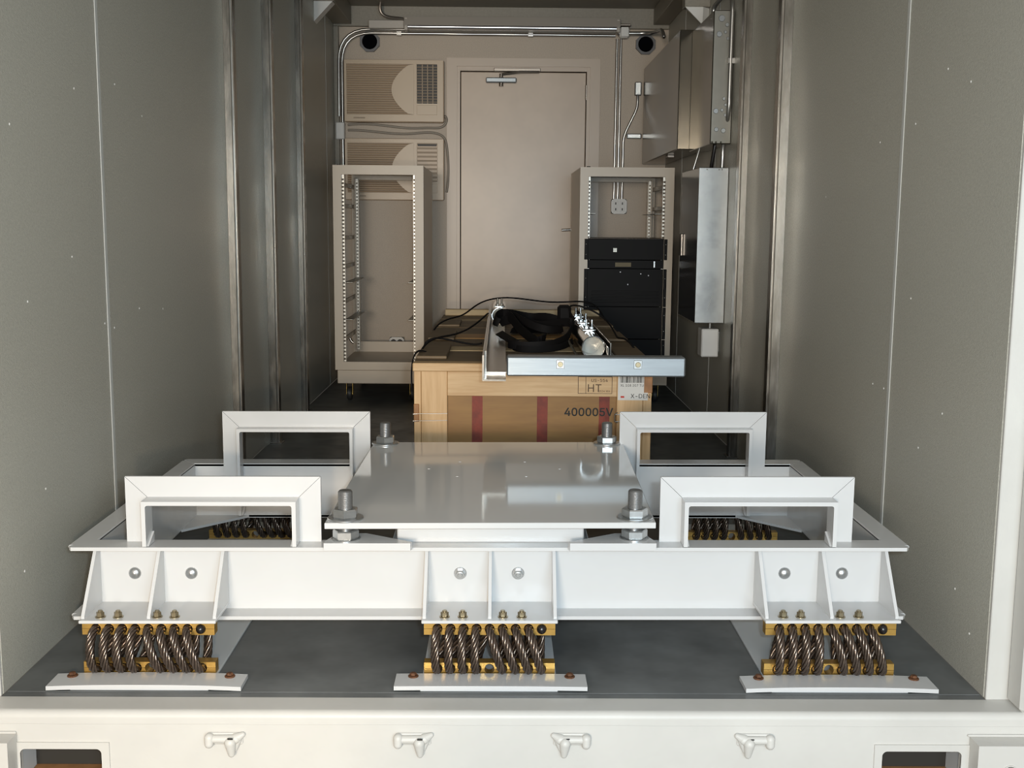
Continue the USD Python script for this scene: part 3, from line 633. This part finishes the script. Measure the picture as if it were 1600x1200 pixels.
clamp_tube(.001, 3.35, 3.95, .041, CZ + .0135, 'small bright tube with upright bolts at the far left on the crate', 1, .10)
sup = thing('support_angle', 'bright upright steel angle standing against the right side of the large tube', 'angle iron')
obj('upright_leg', box(.434, .440, 1.86, 3.0, CZ + .001, CZ + .072, .001), 'angle_steel', sup)
obj('upright_leg', box(.4205, .4255, 1.80, 2.9, CZ + .001, CZ + .060, .001), 'angle_steel', sup)
obj('base_leg', box(.4402, .468, 1.466, 3.0, CZ + .001, CZ + .007, .001), 'angle_steel', sup)
obj('bent_rod', tube(bend([(.285, 2.03, CZ + .06), (.29, 2.0, CZ + .045), (.312, 1.94, CZ + .012), (.335, 1.87, CZ + .0075)], .02), .005, 8), 'chrome', None, 'bent chrome rod lying against the left of the large tube', 'rod')

st = thing('webbing_strap', 'heap of folded black webbing straps on the crate top', 'strap')
z = CZ + .012
Z = lambda *p: spline(p, 44)
obj('strap_loop', ribbon(Z((-.005, 2.95, z + .06), (.06, 3.05, z + .075), (.16, 3.1, z + .055), (.24, 3.02, z + .06), (.33, 2.98, z + .045), (.40, 3.02, z + .085)), 0.045, .004, (0, .5, 1)), 'webbing_black', st)
obj('strap_loop', ribbon(Z((.0, 2.72, z + .06), (-.012, 2.85, z + .085), (.02, 2.92, z + .09), (.08, 2.75, z + .05), (.13, 2.5, z + .022), (.17, 2.36, z + .014), (.205, 2.43, z + .022)), 0.04, .004, (.3, .4, 1)), 'webbing_black', st)
obj('strap_loop', ribbon(Z((.04, 2.20, z + .022), (.10, 2.10, z + .020), (.18, 2.10, z + .022), (.26, 2.2, z + .03), (.31, 2.4, z + .05), (.335, 2.55, z + .085)), 0.034, .004, (0, .3, 1)), 'webbing_black', st)
obj('strap_loop', ribbon(Z((.06, 2.16, z + .010), (.14, 2.07, z + .008), (.22, 2.1, z + .010), (.285, 2.2, z + .016), (.315, 2.28, z + .022)), 0.026, .004, (0, .5, 1)), 'webbing_black', st)
obj('strap_loop', ribbon(Z((.0, 2.55, z + .03), (.02, 2.42, z + .03), (.05, 2.3, z + .024), (.07, 2.22, z + .022)), 0.036, .004, (1, .6, .5)), 'webbing_black', st)
obj('strap_loop', ribbon(Z((.0, 2.85, z + .05), (.1, 2.88, z + .055), (.2, 2.84, z + .04), (.3, 2.87, z + .05), (.345, 2.86, z + .05)), 0.05, .004, (0, .8, .7)), 'webbing_black', st)
obj('strap_loop', ribbon(Z((.05, 2.95, z + .085), (.12, 2.8, z + .06), (.20, 2.72, z + .035), (.30, 2.8, z + .03)), 0.035, .004, (0, .4, 1)), 'webbing_black', st)
obj('strap_end', box(.285, .350, 2.95, 3.03, z + .03, z + .125, .012), 'webbing_black', st, 'bunched strap end')
obj('strap_core', hull([(.05, 2.86, z), (.3, 2.86, z), (.06, 3.05, z), (.31, 3.05, z), (.08, 2.92, z + .035), (.28, 2.95, z + .04)]), 'webbing_black', st)
obj('lashing_strap', ribbon(spline([(CX0 + .02, 2.05, CZ + .014), (CX0 - .012, 2.0, CZ + .004), (CX0 - .022, 1.95, CZ - .05), (CX0 - .020, 1.93, CZ - .11), (CX0 - .012, 1.95, CZ - .16)], 24), .03, .004, (0, 1, 0)), 'webbing_black', None, 'short black strap hanging over the left edge of the crate', 'strap')
def cord(pts, label): obj('lashing_rope', tube(spline(pts, 60), .0042, 6), 'webbing_black', None, label, 'rope', 'black ropes over the crate', smooth=True)
cord([(CX0 - .006, 2.10, CZ - .02), (CX0 + .01, 2.16, CZ + .0165), (-.20, 2.42, CZ + .045), (-.10, 2.7, CZ + .075), (-.055, 3.0, CZ + .093)], 'slanting black cord from the left crate edge up to the steel angle')
cord([(CX0 - .006, 2.95, CZ - .02), (CX0 + .01, 3.0, CZ + .017), (-.2, 3.25, CZ + .06), (-.05, 3.62, CZ + .12), (.05, 3.70, CZ + .125), (.32, 3.66, CZ + .105), (.52, 3.70, CZ + .09), (CX1 - .02, 3.74, CZ + .035), (CX1 + .008, 3.76, CZ - .02)], 'thin black cord stretched over the whole far end of the crate')
cord([(CX0 - .006, 2.40, CZ - .02), (CX0 + .005, 2.41, CZ + .010), (-.15, 2.415, CZ + .008), (-.075, 2.42, CZ + .008)], 'short black cord lying straight across the left lid boards')
cord([(.345, 2.62, CZ + .10), (.39, 2.78, CZ + .145), (.45, 2.80, CZ + .12), (.53, 2.5, CZ + .03), (CX1 - .02, 2.25, CZ + .016), (CX1 + .007, 2.22, CZ - .03)], 'black cord looping from the strap heap over the large tube')

# ------------------------------------------------------------------ equipment racks
RY0, RY1, RZ0, RZ1 = 4.36, 5.26, .115, 1.437
def rail(x0, x1, y, z0, z1):
    pg = sbox(x0, z0, x1, z1); xc = (x0 + x1) / 2; n = int((z1 - z0) / .0222); hs = []
    for k in range(n): zc = z0 + .015 + k * .0222; hs.append(sbox(xc - .0055, zc - .0055, xc + .0055, zc + .0055))
    return poly_xz(pg.difference(unary_union(hs)), y, y + .003)
def rack(x0, x1, solid, label):
    r = thing('equipment_rack', label, 'rack', group='open equipment racks'); pw = .052
    op = sbox(x0 + pw, RZ0 + .135, x1 - pw, RZ1 - .055)
    ring = sbox(x0, RZ0 + .085, x1, RZ1).difference(op)
    obj('front_frame', poly_xz(ring, RY0, RY0 + .03), 'rack_paint', r, smooth=False)
    obj('rear_frame', poly_xz(sbox(x0 + .0, RZ0 + .085, x1, RZ1).difference(sbox(x0 + .05, RZ0 + .17, x1 - .05, RZ1 - .055)), RY1 - .03, RY1), 'rack_paint', r, smooth=False)
    for s in (0, 1):
        xx = (x0 + pw - .002, x0 + pw + .012) if s == 0 else (x1 - pw - .012, x1 - pw + .002)
        obj('front_rail', rail(xx[0], xx[1], RY0 + .032, RZ0 + .135, RZ1 - .055), 'rack_rail', r, smooth=False)
        obj('rail_web', box(*(xx if False else ((xx[0] - .004, xx[0]) if s == 0 else (xx[1], xx[1] + .004))), RY0 + .031, RY0 + .075, RZ0 + .13, RZ1 - .05, .0005), 'rack_rail', r)
        x2 = (x0 + .048, x0 + .064) if s == 0 else (x1 - .064, x1 - .048)
        obj('rear_rail', rail(x2[0], x2[1], RY1 - .20, RZ0 + .135, RZ1 - .055), 'rack_rail', r, smooth=False)
        x3 = (x0 + .040, x0 + .046) if s == 0 else (x1 - .046, x1 - .040)
        obj('rear_post', box(*x3, RY1 - .21, RY1 - .15, RZ0 + .13, RZ1 - .05, .001), 'rack_paint', r)
        sx = (x0 + .001, x0 + .006) if s == 0 else (x1 - .006, x1 - .001)
        if (solid == 'right') == (s == 1): obj('side_panel', box(*sx, RY0 + .03, RY1 - .03, RZ0 + .085, RZ1 - .004, .001), 'rack_paint', r)
        sxx = (x0 + .012, x0 + .03) if s == 0 else (x1 - .03, x1 - .012)
        for zz in (.36, .60, .82, 1.0, 1.2, 1.33): obj('side_brace', box(*sxx, RY0 + .031, RY1 - .031, zz - .012, zz + .012, .002), 'rack_paint', r)
        for zz in ((.50, .73) if solid == 'right' else (.98, 1.16)):
            a, b = (x0 + pw - .001, x0 + pw + .05) if s == 0 else (x1 - pw - .05, x1 - pw + .001)
            obj('support_shelf', box(a, b, RY0 + .08, RY1 - .22, zz, zz + .004, .001), 'rack_grey_steel', r)
    obj('top_panel', box(x0 + .001, x1 - .001, RY0 + .03, RY1 - .03, RZ1 - .006, RZ1 - .001, .001), 'rack_paint', r)
    obj('bottom_panel', box(x0 + .006, x1 - .006, RY0 + .031, RY1 - .031, RZ0 + .09, RZ0 + .10, .001), 'rack_paint', r)
    obj('plinth', box(x0 + .012, x1 - .012, RY0 + .006, RY1 - .01, RZ0, RZ0 + .083, .003), 'rack_paint', r)
    obj('lifting_plug', cyl((x0 + .035 if solid == 'right' else x0 + .05, RY0 + .015, RZ1 - .001), .011, .006, 'z', 14), 'socket_dark', r)
    for cx in (x0 + .075, x1 - .075):
        for cy in (RY0 + .10, RY1 - .10):
            c = UsdGeom.Xform.Define(stage, numbered(path_of(r), 'castor')).GetPrim()
            w = cyl((cx - .014, cy, .042), .042, .028, 'x', 24, b=.005); obj('wheel', w, 'castor_rubber', c)
            obj('hub', cyl((cx - .017, cy, .042), .014, .034, 'x', 14), 'castor_brass', c)
            obj('fork', join(box(cx - .021, cx - .017, cy - .02, cy + .02, .035, RZ0, .001), box(cx + .017, cx + .021, cy - .02, cy + .02, .035, RZ0, .001), box(cx - .03, cx + .03, cy - .03, cy + .03, RZ0 - .006, RZ0, .001)), 'castor_brass', c)
    return r
rack(-1.006, -.462, 'right', 'empty beige open rack on castors, left of the door')
rack(.480, 1.047, 'left', 'beige open rack on castors holding black units, right of the door')
ex0, ex1 = .512, 1.012
def unit(z0, z1, label, depth=.62, deco=0, ears=True):
    u = thing('rack_unit', label, 'rack equipment', group='black units in the right rack')
    obj('chassis', box(.548, .978, RY0 + .025, RY0 + depth, z0 + .003, z1 - .003, .003), 'equipment_black', u)
    obj('face_plate', box(.533, .995, RY0 + .022 - .0, RY0 + .0245, z0, z1, .001), 'equipment_black', u)
    if ears:
        for a, b in ((.512, .5325), (.9955, 1.014)):
            obj('mounting_ear', box(a, b, RY0 - .006, RY0 - .001, z0, z1, .001), 'equipment_black', u)
            for zz in (z0 + (z1 - z0) * .25, z0 + (z1 - z0) * .75): obj('ear_screw', dome_head(((a + b) / 2, RY0 - .006, zz), .004, .003, sides=10), 'zinc_bolt', u)
    return u
u = unit(.885, 1.010, 'upper black rack unit with one faint square badge')
obj('top_edge', box(.535, .993, RY0 - .0, RY0 + .5, 1.0105, 1.014, .001), 'equipment_brown', u, 'dark brown top cover')
obj('badge', box(.688, .712, RY0 + .0205, RY0 + .0222, .930, .955, .0004), 'rack_grey_steel', u, 'faint grey square badge')
u = unit(.832, .882, 'thin black rack unit with tan label under the upper unit', ears=False)
obj('tan_label', box(.702, .800, RY0 + .0200, RY0 + .0222, .842, .868, .0004), 'label_tan', u, 'tan label')
obj('side_latch', box(.935, .945, RY0 + .012, RY0 + .022, .838, .878, .001), 'zinc_bolt', u)
u = unit(.600, .829, 'tall black rack unit with small bright indicator specks')
for x, zz in ((.907, .79), (.782, .735), (.735, .81), (.86, .80)): obj('indicator', cyl((x, RY0 + .0222, zz), .004, .002, '-y', 10), 'led_grey', u)
obj('front_grille', join([box(.56, .97, RY0 + .018, RY0 + .0222, .625 + k * .02, .635 + k * .02, .001) for k in range(4)]), 'equipment_black', u, kind='stuff')
u = unit(.402, .597, 'black rack unit partly hidden behind the crate'); unit(.262, .398, 'lowest black rack unit behind the crate')

# ------------------------------------------------------------------ air conditioners
def air_conditioner(x0, x1, z0, z1, label, dark):
    a = thing('air_conditioner', label, 'air conditioner', group='air conditioners on the end wall'); y0, y1 = L - .085, L - .0005; w, h = x1 - x0, z1 - z0
    obj('casing', box(x0, x1, y0 + .012, y1, z0, z1, .01), 'ac_plastic', a)
    obj('front_bezel', poly_xz(sbox(x0 + .004, z0 + .004, x1 - .004, z1 - .004).difference(unary_union([sbox(x0 + .02, z0 + .05, x0 + w * .695, z1 - .03), sbox(x0 + w * .73, z0 + h * .30, x1 - .045, z1 - .03)])), y0, y0 + .012), 'ac_plastic_light', a, smooth=False)
    n = 22
    for k in range(n):
        zz = z0 + .053 + k * (h - .085) / n
        obj('louvre', hull([(x, y, z) for x in (x0 + .021, x0 + w * .694) for y, z in ((y0 + .001, zz), (y0 + .010, zz + .004), (y0 + .0118, zz + .011), (y0 + .002, zz + .006))]), 'ac_plastic', a)
    obj('grille_back', box(x0 + .021, x0 + w * .694, y0 + .0112, y0 + .0125, z0 + .051, z1 - .031, 0), 'ac_slot', a)
    # smooth bulged wedge that widens towards the outlet
    pts = [(x0 + w * .70, z1 - .03), (x0 + w * .70, z0 + .05)]
    c = [(x0 + w * .66 - .125 * math.sin(PI * t) ** .8, z0 + .05 + t * (h - .085)) for t in np.linspace(0.02, .98, 22)]
    obj('bulged_panel', poly_xz(Polygon([pts[0], pts[1]] + c).buffer(0), y0 - .006, y0 + .004), 'ac_plastic_light', a, smooth=False)
    ox0, ox1, oz0, oz1 = x0 + w * .731, x1 - .046, z0 + h * .301, z1 - .031
    obj('outlet_back', box(ox0, ox1, y0 + .0105, y0 + .0125, oz0, oz1, 0), 'ac_dark' if dark else 'ac_slot', a)
    for k in range(13 if dark else 9):
        zz = oz0 + .008 + k * (oz1 - oz0 - .01) / (13 if dark else 9)
        obj('outlet_vane', box(ox0, ox1, y0 + .003, y0 + .0102, zz, zz + .005 if dark else zz + .018, .001), 'ac_slot' if dark else 'ac_plastic', a)
    if dark:
        for k in range(3):
            xx = ox0 + (ox1 - ox0) * (k + .9) / 3.8; obj('outlet_divider', box(xx, xx + .008, y0 + .001, y0 + .0029, oz0, oz1, .001), 'ac_slot', a)
    else: obj('top_slot', box(ox0 + .004, ox1 - .004, y0 + .0015, y0 + .003, oz1 - .02, oz1 - .006, .0005), 'ac_dark', a)
    obj('control_door', box(ox0, ox1, y0 - .003, y0 + .0, z0 + .05, oz0 - .012, .003), 'ac_plastic_light', a)
    obj('brand_mark', box(x0 + .065, x0 + .145, y0 - .0006, y0, z0 + .022, z0 + .032, 0), 'ac_slot', a, 'small unreadable maker lettering')
    return a
ac1 = air_conditioner(-1.077, -.392, 1.782, 2.200, 'upper tan window air conditioner with dark outlet grid on the end wall', True)
ac2 = air_conditioner(-1.077, -.392, 1.252, 1.672, 'lower tan window air conditioner partly behind the left rack', False)
obj('power_cord', tube(spline([(-.388, L - .04, 1.83), (-.378, L - .02, 1.79), (-.40, L - .02, 1.762), (-.48, L - .02, 1.750), (-.60, L - .015, 1.747), (-.78, L - .015, 1.760), (-1.06, L - .015, 1.765)], 60), .008, 8), 'cord_grey', ac1, smooth=True)
obj('power_cord', tube(spline([(-1.06, L - .015, 1.730), (-.82, L - .015, 1.716), (-.62, L - .015, 1.710), (-.48, L - .015, 1.718), (-.40, L - .015, 1.69), (-.372, L - .02, 1.60), (-.366, L - .02, 1.40), (-.376, L - .025, 1.31)], 60), .008, 8), 'cord_grey', ac2, smooth=True)

# ports, outlets, conduits
def port(x, z, label):
    p = thing('round_port', label, 'wall port', group='round ports in the end wall'); a = cyl((x, L - .0005, z), .068, .030, '-y', 8, b=.004)
    obj('hex_ring', poly_xz(Polygon([(x + .072 * math.cos(t), z + .072 * math.sin(t)) for t in np.arange(8) * PI / 4 + .39]).difference(Point(x, z).buffer(.052)), L - .03, L - .0005), 'port_ring', p, smooth=False)
    obj('bore_shade_disc', cyl((x, L - .006, z), .0515, .004, 'y', 28), 'port_shade', p)  # flat black disc standing for the dark inside of the hole
port(-.903, 2.325, 'round black port high in the left corner of the end wall'); port(.992, 2.325, 'round black port high in the right corner of the end wall')
def conduit(P, r, label, rad=.08, mt='conduit_metal', straps=()):
    c = thing('conduit', label, 'conduit pipe', group='conduits'); obj('pipe', tube(bend(P, rad, 8), r, 10), mt, c, smooth=True)
    for (x, y, z, ax) in straps:
        obj('strap_clip', box(x - .018, x + .018, y - .012, y + .010, z - .014, z + .014, .002), 'conduit_metal', c)
yc = L - .05
conduit([(-1.092, yc + .01, 1.44), (-1.092, yc + .01, 2.378), (.78, yc + .012, 2.378)], .010, 'upper bright conduit bending from the left corner along the header', .20, straps=((-.70, yc + .015, 2.378, 'x'), (.20, yc + .015, 2.378, 'x')))
conduit([(-1.113, yc - .005, 1.82), (-1.113, yc - .005, 2.402), (-.60, yc - .002, 2.402)], .010, 'short conduit outside the long one at the upper left corner', .22)
conduit([(.795, L - .013, 1.26), (.795, L - .013, 2.36)], .0095, 'leftmost vertical conduit above the bright outlet')
conduit([(.822, L - .013, 1.26), (.822, L - .013, 2.36)], .0095, 'middle vertical conduit above the bright outlet')
conduit([(.852, L - .013, 1.26), (.852, L - .013, 1.70), (.945, L - .020, 1.90), (.945, L - .020, 1.98)], .0095, 'conduit with a slanting offset rising to the small bright box', .05)
conduit([(.79, yc - .03, 2.385), (1.02, yc - .03, 2.39), (1.05, yc - .35, 2.36), (1.05, 5.0, 2.30)], .013, 'thick conduit turning forward at the upper right corner', .08)
def jbox(x, z, w, h, label, mt='galvanised_sheet', d=.05, y=None, name='junction_box', cat='electrical box', cover=True):
    j = thing(name, label, cat); y = L if y is None else y
    obj('box_body', box(x - w / 2, x + w / 2, y - d, y - .0005, z - h / 2, z + h / 2, .004), mt, j)
    if cover: obj('cover', box(x - w / 2 + .004, x + w / 2 - .004, y - d - .003, y - d, z - h / 2 + .004, z + h / 2 - .004, .0015), mt, j)
    return j
def outlet(x, z, w, h, label, horiz=False):
    c = .018; y = L - .055; j = thing('power_outlet', label, 'power outlet', group='outlets on the end wall')
    obj('box_body', box(x - w / 2, x + w / 2, y, L - .0005, z - h / 2, z + h / 2, .004), 'galvanised_sheet', j)
    a, b = w / 2 + .002, h / 2 + .002
    obj('cover_plate', poly_xz(Polygon([(x - a + c, z - b), (x + a - c, z - b), (x + a, z - b + c), (x + a, z + b - c), (x + a - c, z + b), (x - a + c, z + b), (x - a, z + b - c), (x - a, z - b + c)]), y - .003, y - .0002), 'box_white', j, 'white cover plate', smooth=False)
    for s in (-1, 1):
        if horiz: obj('socket', cyl((x + s * w * .23, y - .003, z), h * .30, .003, '-y', 20, b=.0008), 'socket_dark', j)
        else:
            o = obj('socket', box(x + s * w * .22 - .014, x + s * w * .22 + .014, y - .0055, y - .003, z - .035, z + .035, .0012), 'box_white', j)
            for zz in (-.02, .02): obj('slot', box(x + s * w * .22 - .004, x + s * w * .22 + .004, y - .0062, y - .0055, z + zz - .008, z + zz + .008, 0), 'socket_dark', o)
outlet(.828, 1.222, .105, .10, 'bright four-way outlet on the end wall seen through the right rack')
outlet(-.728, .262, .10, .062, 'two-socket outlet low on the end wall seen through the left rack', True)
conduit([(-.785, L - .018, .247), (-1.05, L - .018, .247), (-1.07, L - .018, .30)], .0095, 'low conduit running into the two-socket outlet', .03, straps=((-.93, L - .02, .247, 'x'),))
jbox(-1.108, 1.722, .060, .115, 'small white box at the left edge of the end wall between the air conditioners', 'box_white', .07)
jbox(.945, 2.025, .044, .09, 'small bright upright box at the top of the slanting conduit', 'galvanised_sheet', .045)
jbox(.925, 1.705, .10, .034, 'small bright lying box below the slanting conduit', 'galvanised_sheet', .035)
j = thing('junction_box', 'white capped junction head at the right end of the tube light', 'electrical box')
obj('box_body', box(.803, .868, L - .115, L - .038, 2.355, 2.425, .012), 'box_white', j)
obj('cap', hull([(x, y, z) for x in (.811, .860) for y in (L - .13, L - .115) for z in (2.36, 2.42)]), 'box_white', j)
obj('clip', box(.803, .88, L - .10, L - .036, 2.432, 2.446, .003), 'hinge_steel', j)

# tube light under the header
tl = thing('tube_light', 'unlit fluorescent tube light with long hood above the door', 'light fixture')
ty = L - .13
obj('hood', poly_yz(Polygon([(ty + .09, 2.475), (ty - .01, 2.475), (ty - .055, 2.415), (ty - .053, 2.412), (ty - .007, 2.468), (ty + .09, 2.468)]), -.655, .80), 'lamp_housing', tl, smooth=False)
obj('reflector', box(-.655, .80, ty + .062, ty + .092, 2.392, 2.468, .004), 'lamp_housing', tl)
obj('tube', cyl((-.635, ty, 2.408), .019, 1.415, 'x', 22, b=.002), 'tube_glass', tl, 'glass tube', smooth=60)
for x in (-.652, .782): obj('lamp_holder', box(x - .004, x + .020, ty - .024, ty + .061, 2.382, 2.467, .004), 'lamp_housing', tl)
obj('ballast_box', box(-.90, -.66, ty + .02, ty + .094, 2.40, 2.455, .004), 'lamp_housing', tl)
obj('fixture_cable', tube(spline([(-.665, ty + .02, 2.462), (-.73, ty + .0, 2.466), (-.79, ty - .02, 2.478), (-.81, ty - .03, H + .003)], 30), .010, 8), 'hinge_steel', tl)

# ------------------------------------------------------------------ electrical boxes on the right wall
sb = thing('stainless_cabinet', 'mirror-like stainless cabinet on the right wall at the far corner', 'electrical cabinet')
obj('cabinet_body', box(.978, W2 - .0025, 3.85, 5.42, 1.512, 2.155, .004), 'stainless_sheet', sb)
obj('bottom_latch', box(1.0, 1.04, 4.35, 4.43, 1.497, 1.5115, .002), 'hinge_steel', sb)
kb = thing('knockout_box', 'galvanised panel box with round knockouts on its end, upper right wall', 'electrical box')
obj('box_body', box(1.046, W2 - .0005, 3.22, 3.845, 1.50, 2.145, .003), 'stainless_sheet', kb)
obj('end_plate', box(1.049, W2 - .003, 3.2165, 3.2195, 1.503, 2.142, .001), 'galvanised_dull', kb)
for (x, zz, r) in ((1.075, 2.03, .014), (1.112, 2.075, .010), (1.105, 2.04, .008), (1.118, 2.01, .008), (1.070, 1.66, .013), (1.108, 1.72, .008), (1.118, 1.69, .008), (1.10, 1.665, .008), (1.118, 1.64, .008), (1.075, 1.57, .011), (1.11, 1.565, .012), (1.085, 2.105, .016)):
    obj('knockout', cyl((x, 3.2166, zz), r, .004, '-y', 18, b=.0015), 'zinc_bolt' if r > .012 else 'galvanised_sheet', kb)
for x in (1.056, 1.075, 1.10): obj('lower_nub', dome_head((x, 3.2166, 1.508), .005, .006, sides=10), 'chrome', kb)
lb = thing('breaker_box', 'tall galvanised box on the right wall below the knockout box', 'electrical box')
obj('box_body', box(1.003, W2 - .0005, 3.24, 3.80, .60, 1.385, .003), 'stainless_sheet', lb)
obj('end_plate', box(1.0, W2 - .002, 3.236, 3.2395, .602, 1.383, .001), 'galvanised_sheet', lb)
obj('scratch', tube([(1.062, 3.2358, .665), (1.088, 3.2358, .745)], .0007, 4), 'box_white', lb)
for x in (1.04, 1.10, 1.115): obj('cover_screw', dome_head((x, 3.236, 1.375), .003, .002, sides=8), 'hinge_steel', lb)
obj('hasp', join(box(.990, 1.0028, 3.70, 3.76, .93, 1.05, .003)), 'hinge_steel', lb)
jb = jbox(1.085, .497, .088, .145, 'small grey-white box under the tall breaker box on the right wall', 'box_white', .11, 3.36, 'small_box', 'electrical box', True)
obj('wall_bracket', box(1.06, W2 - .0005, 3.34, 3.37, .44, .55, .002), 'galvanised_sheet', jb)
obj('nipple', cyl((1.09, 3.30, .568), .008, .033, 'z', 10), 'conduit_metal', jb)
conduit([(1.127, 3.30, 1.385), (1.127, 3.30, 1.50), (1.131, 3.195, 1.66), (1.131, 3.195, 2.20), (1.131, 3.34, 2.26), (1.085, 3.45, 2.20), (1.085, 3.45, 2.146)], .0115, 'bright conduit rising beside the knockout box from the breaker box', .06, straps=((1.134, 3.197, 1.90, 'z'),))
conduit([(1.075, 3.32, 1.386), (1.086, 3.30, 1.498)], .010, 'black cable between the breaker box and the knockout box', .02, 'black_rubber')
conduit([(1.03, 3.60, 1.386), (1.06, 3.60, 1.499)], .007, 'thin pale conduit behind the black cable at the breaker box', .02)
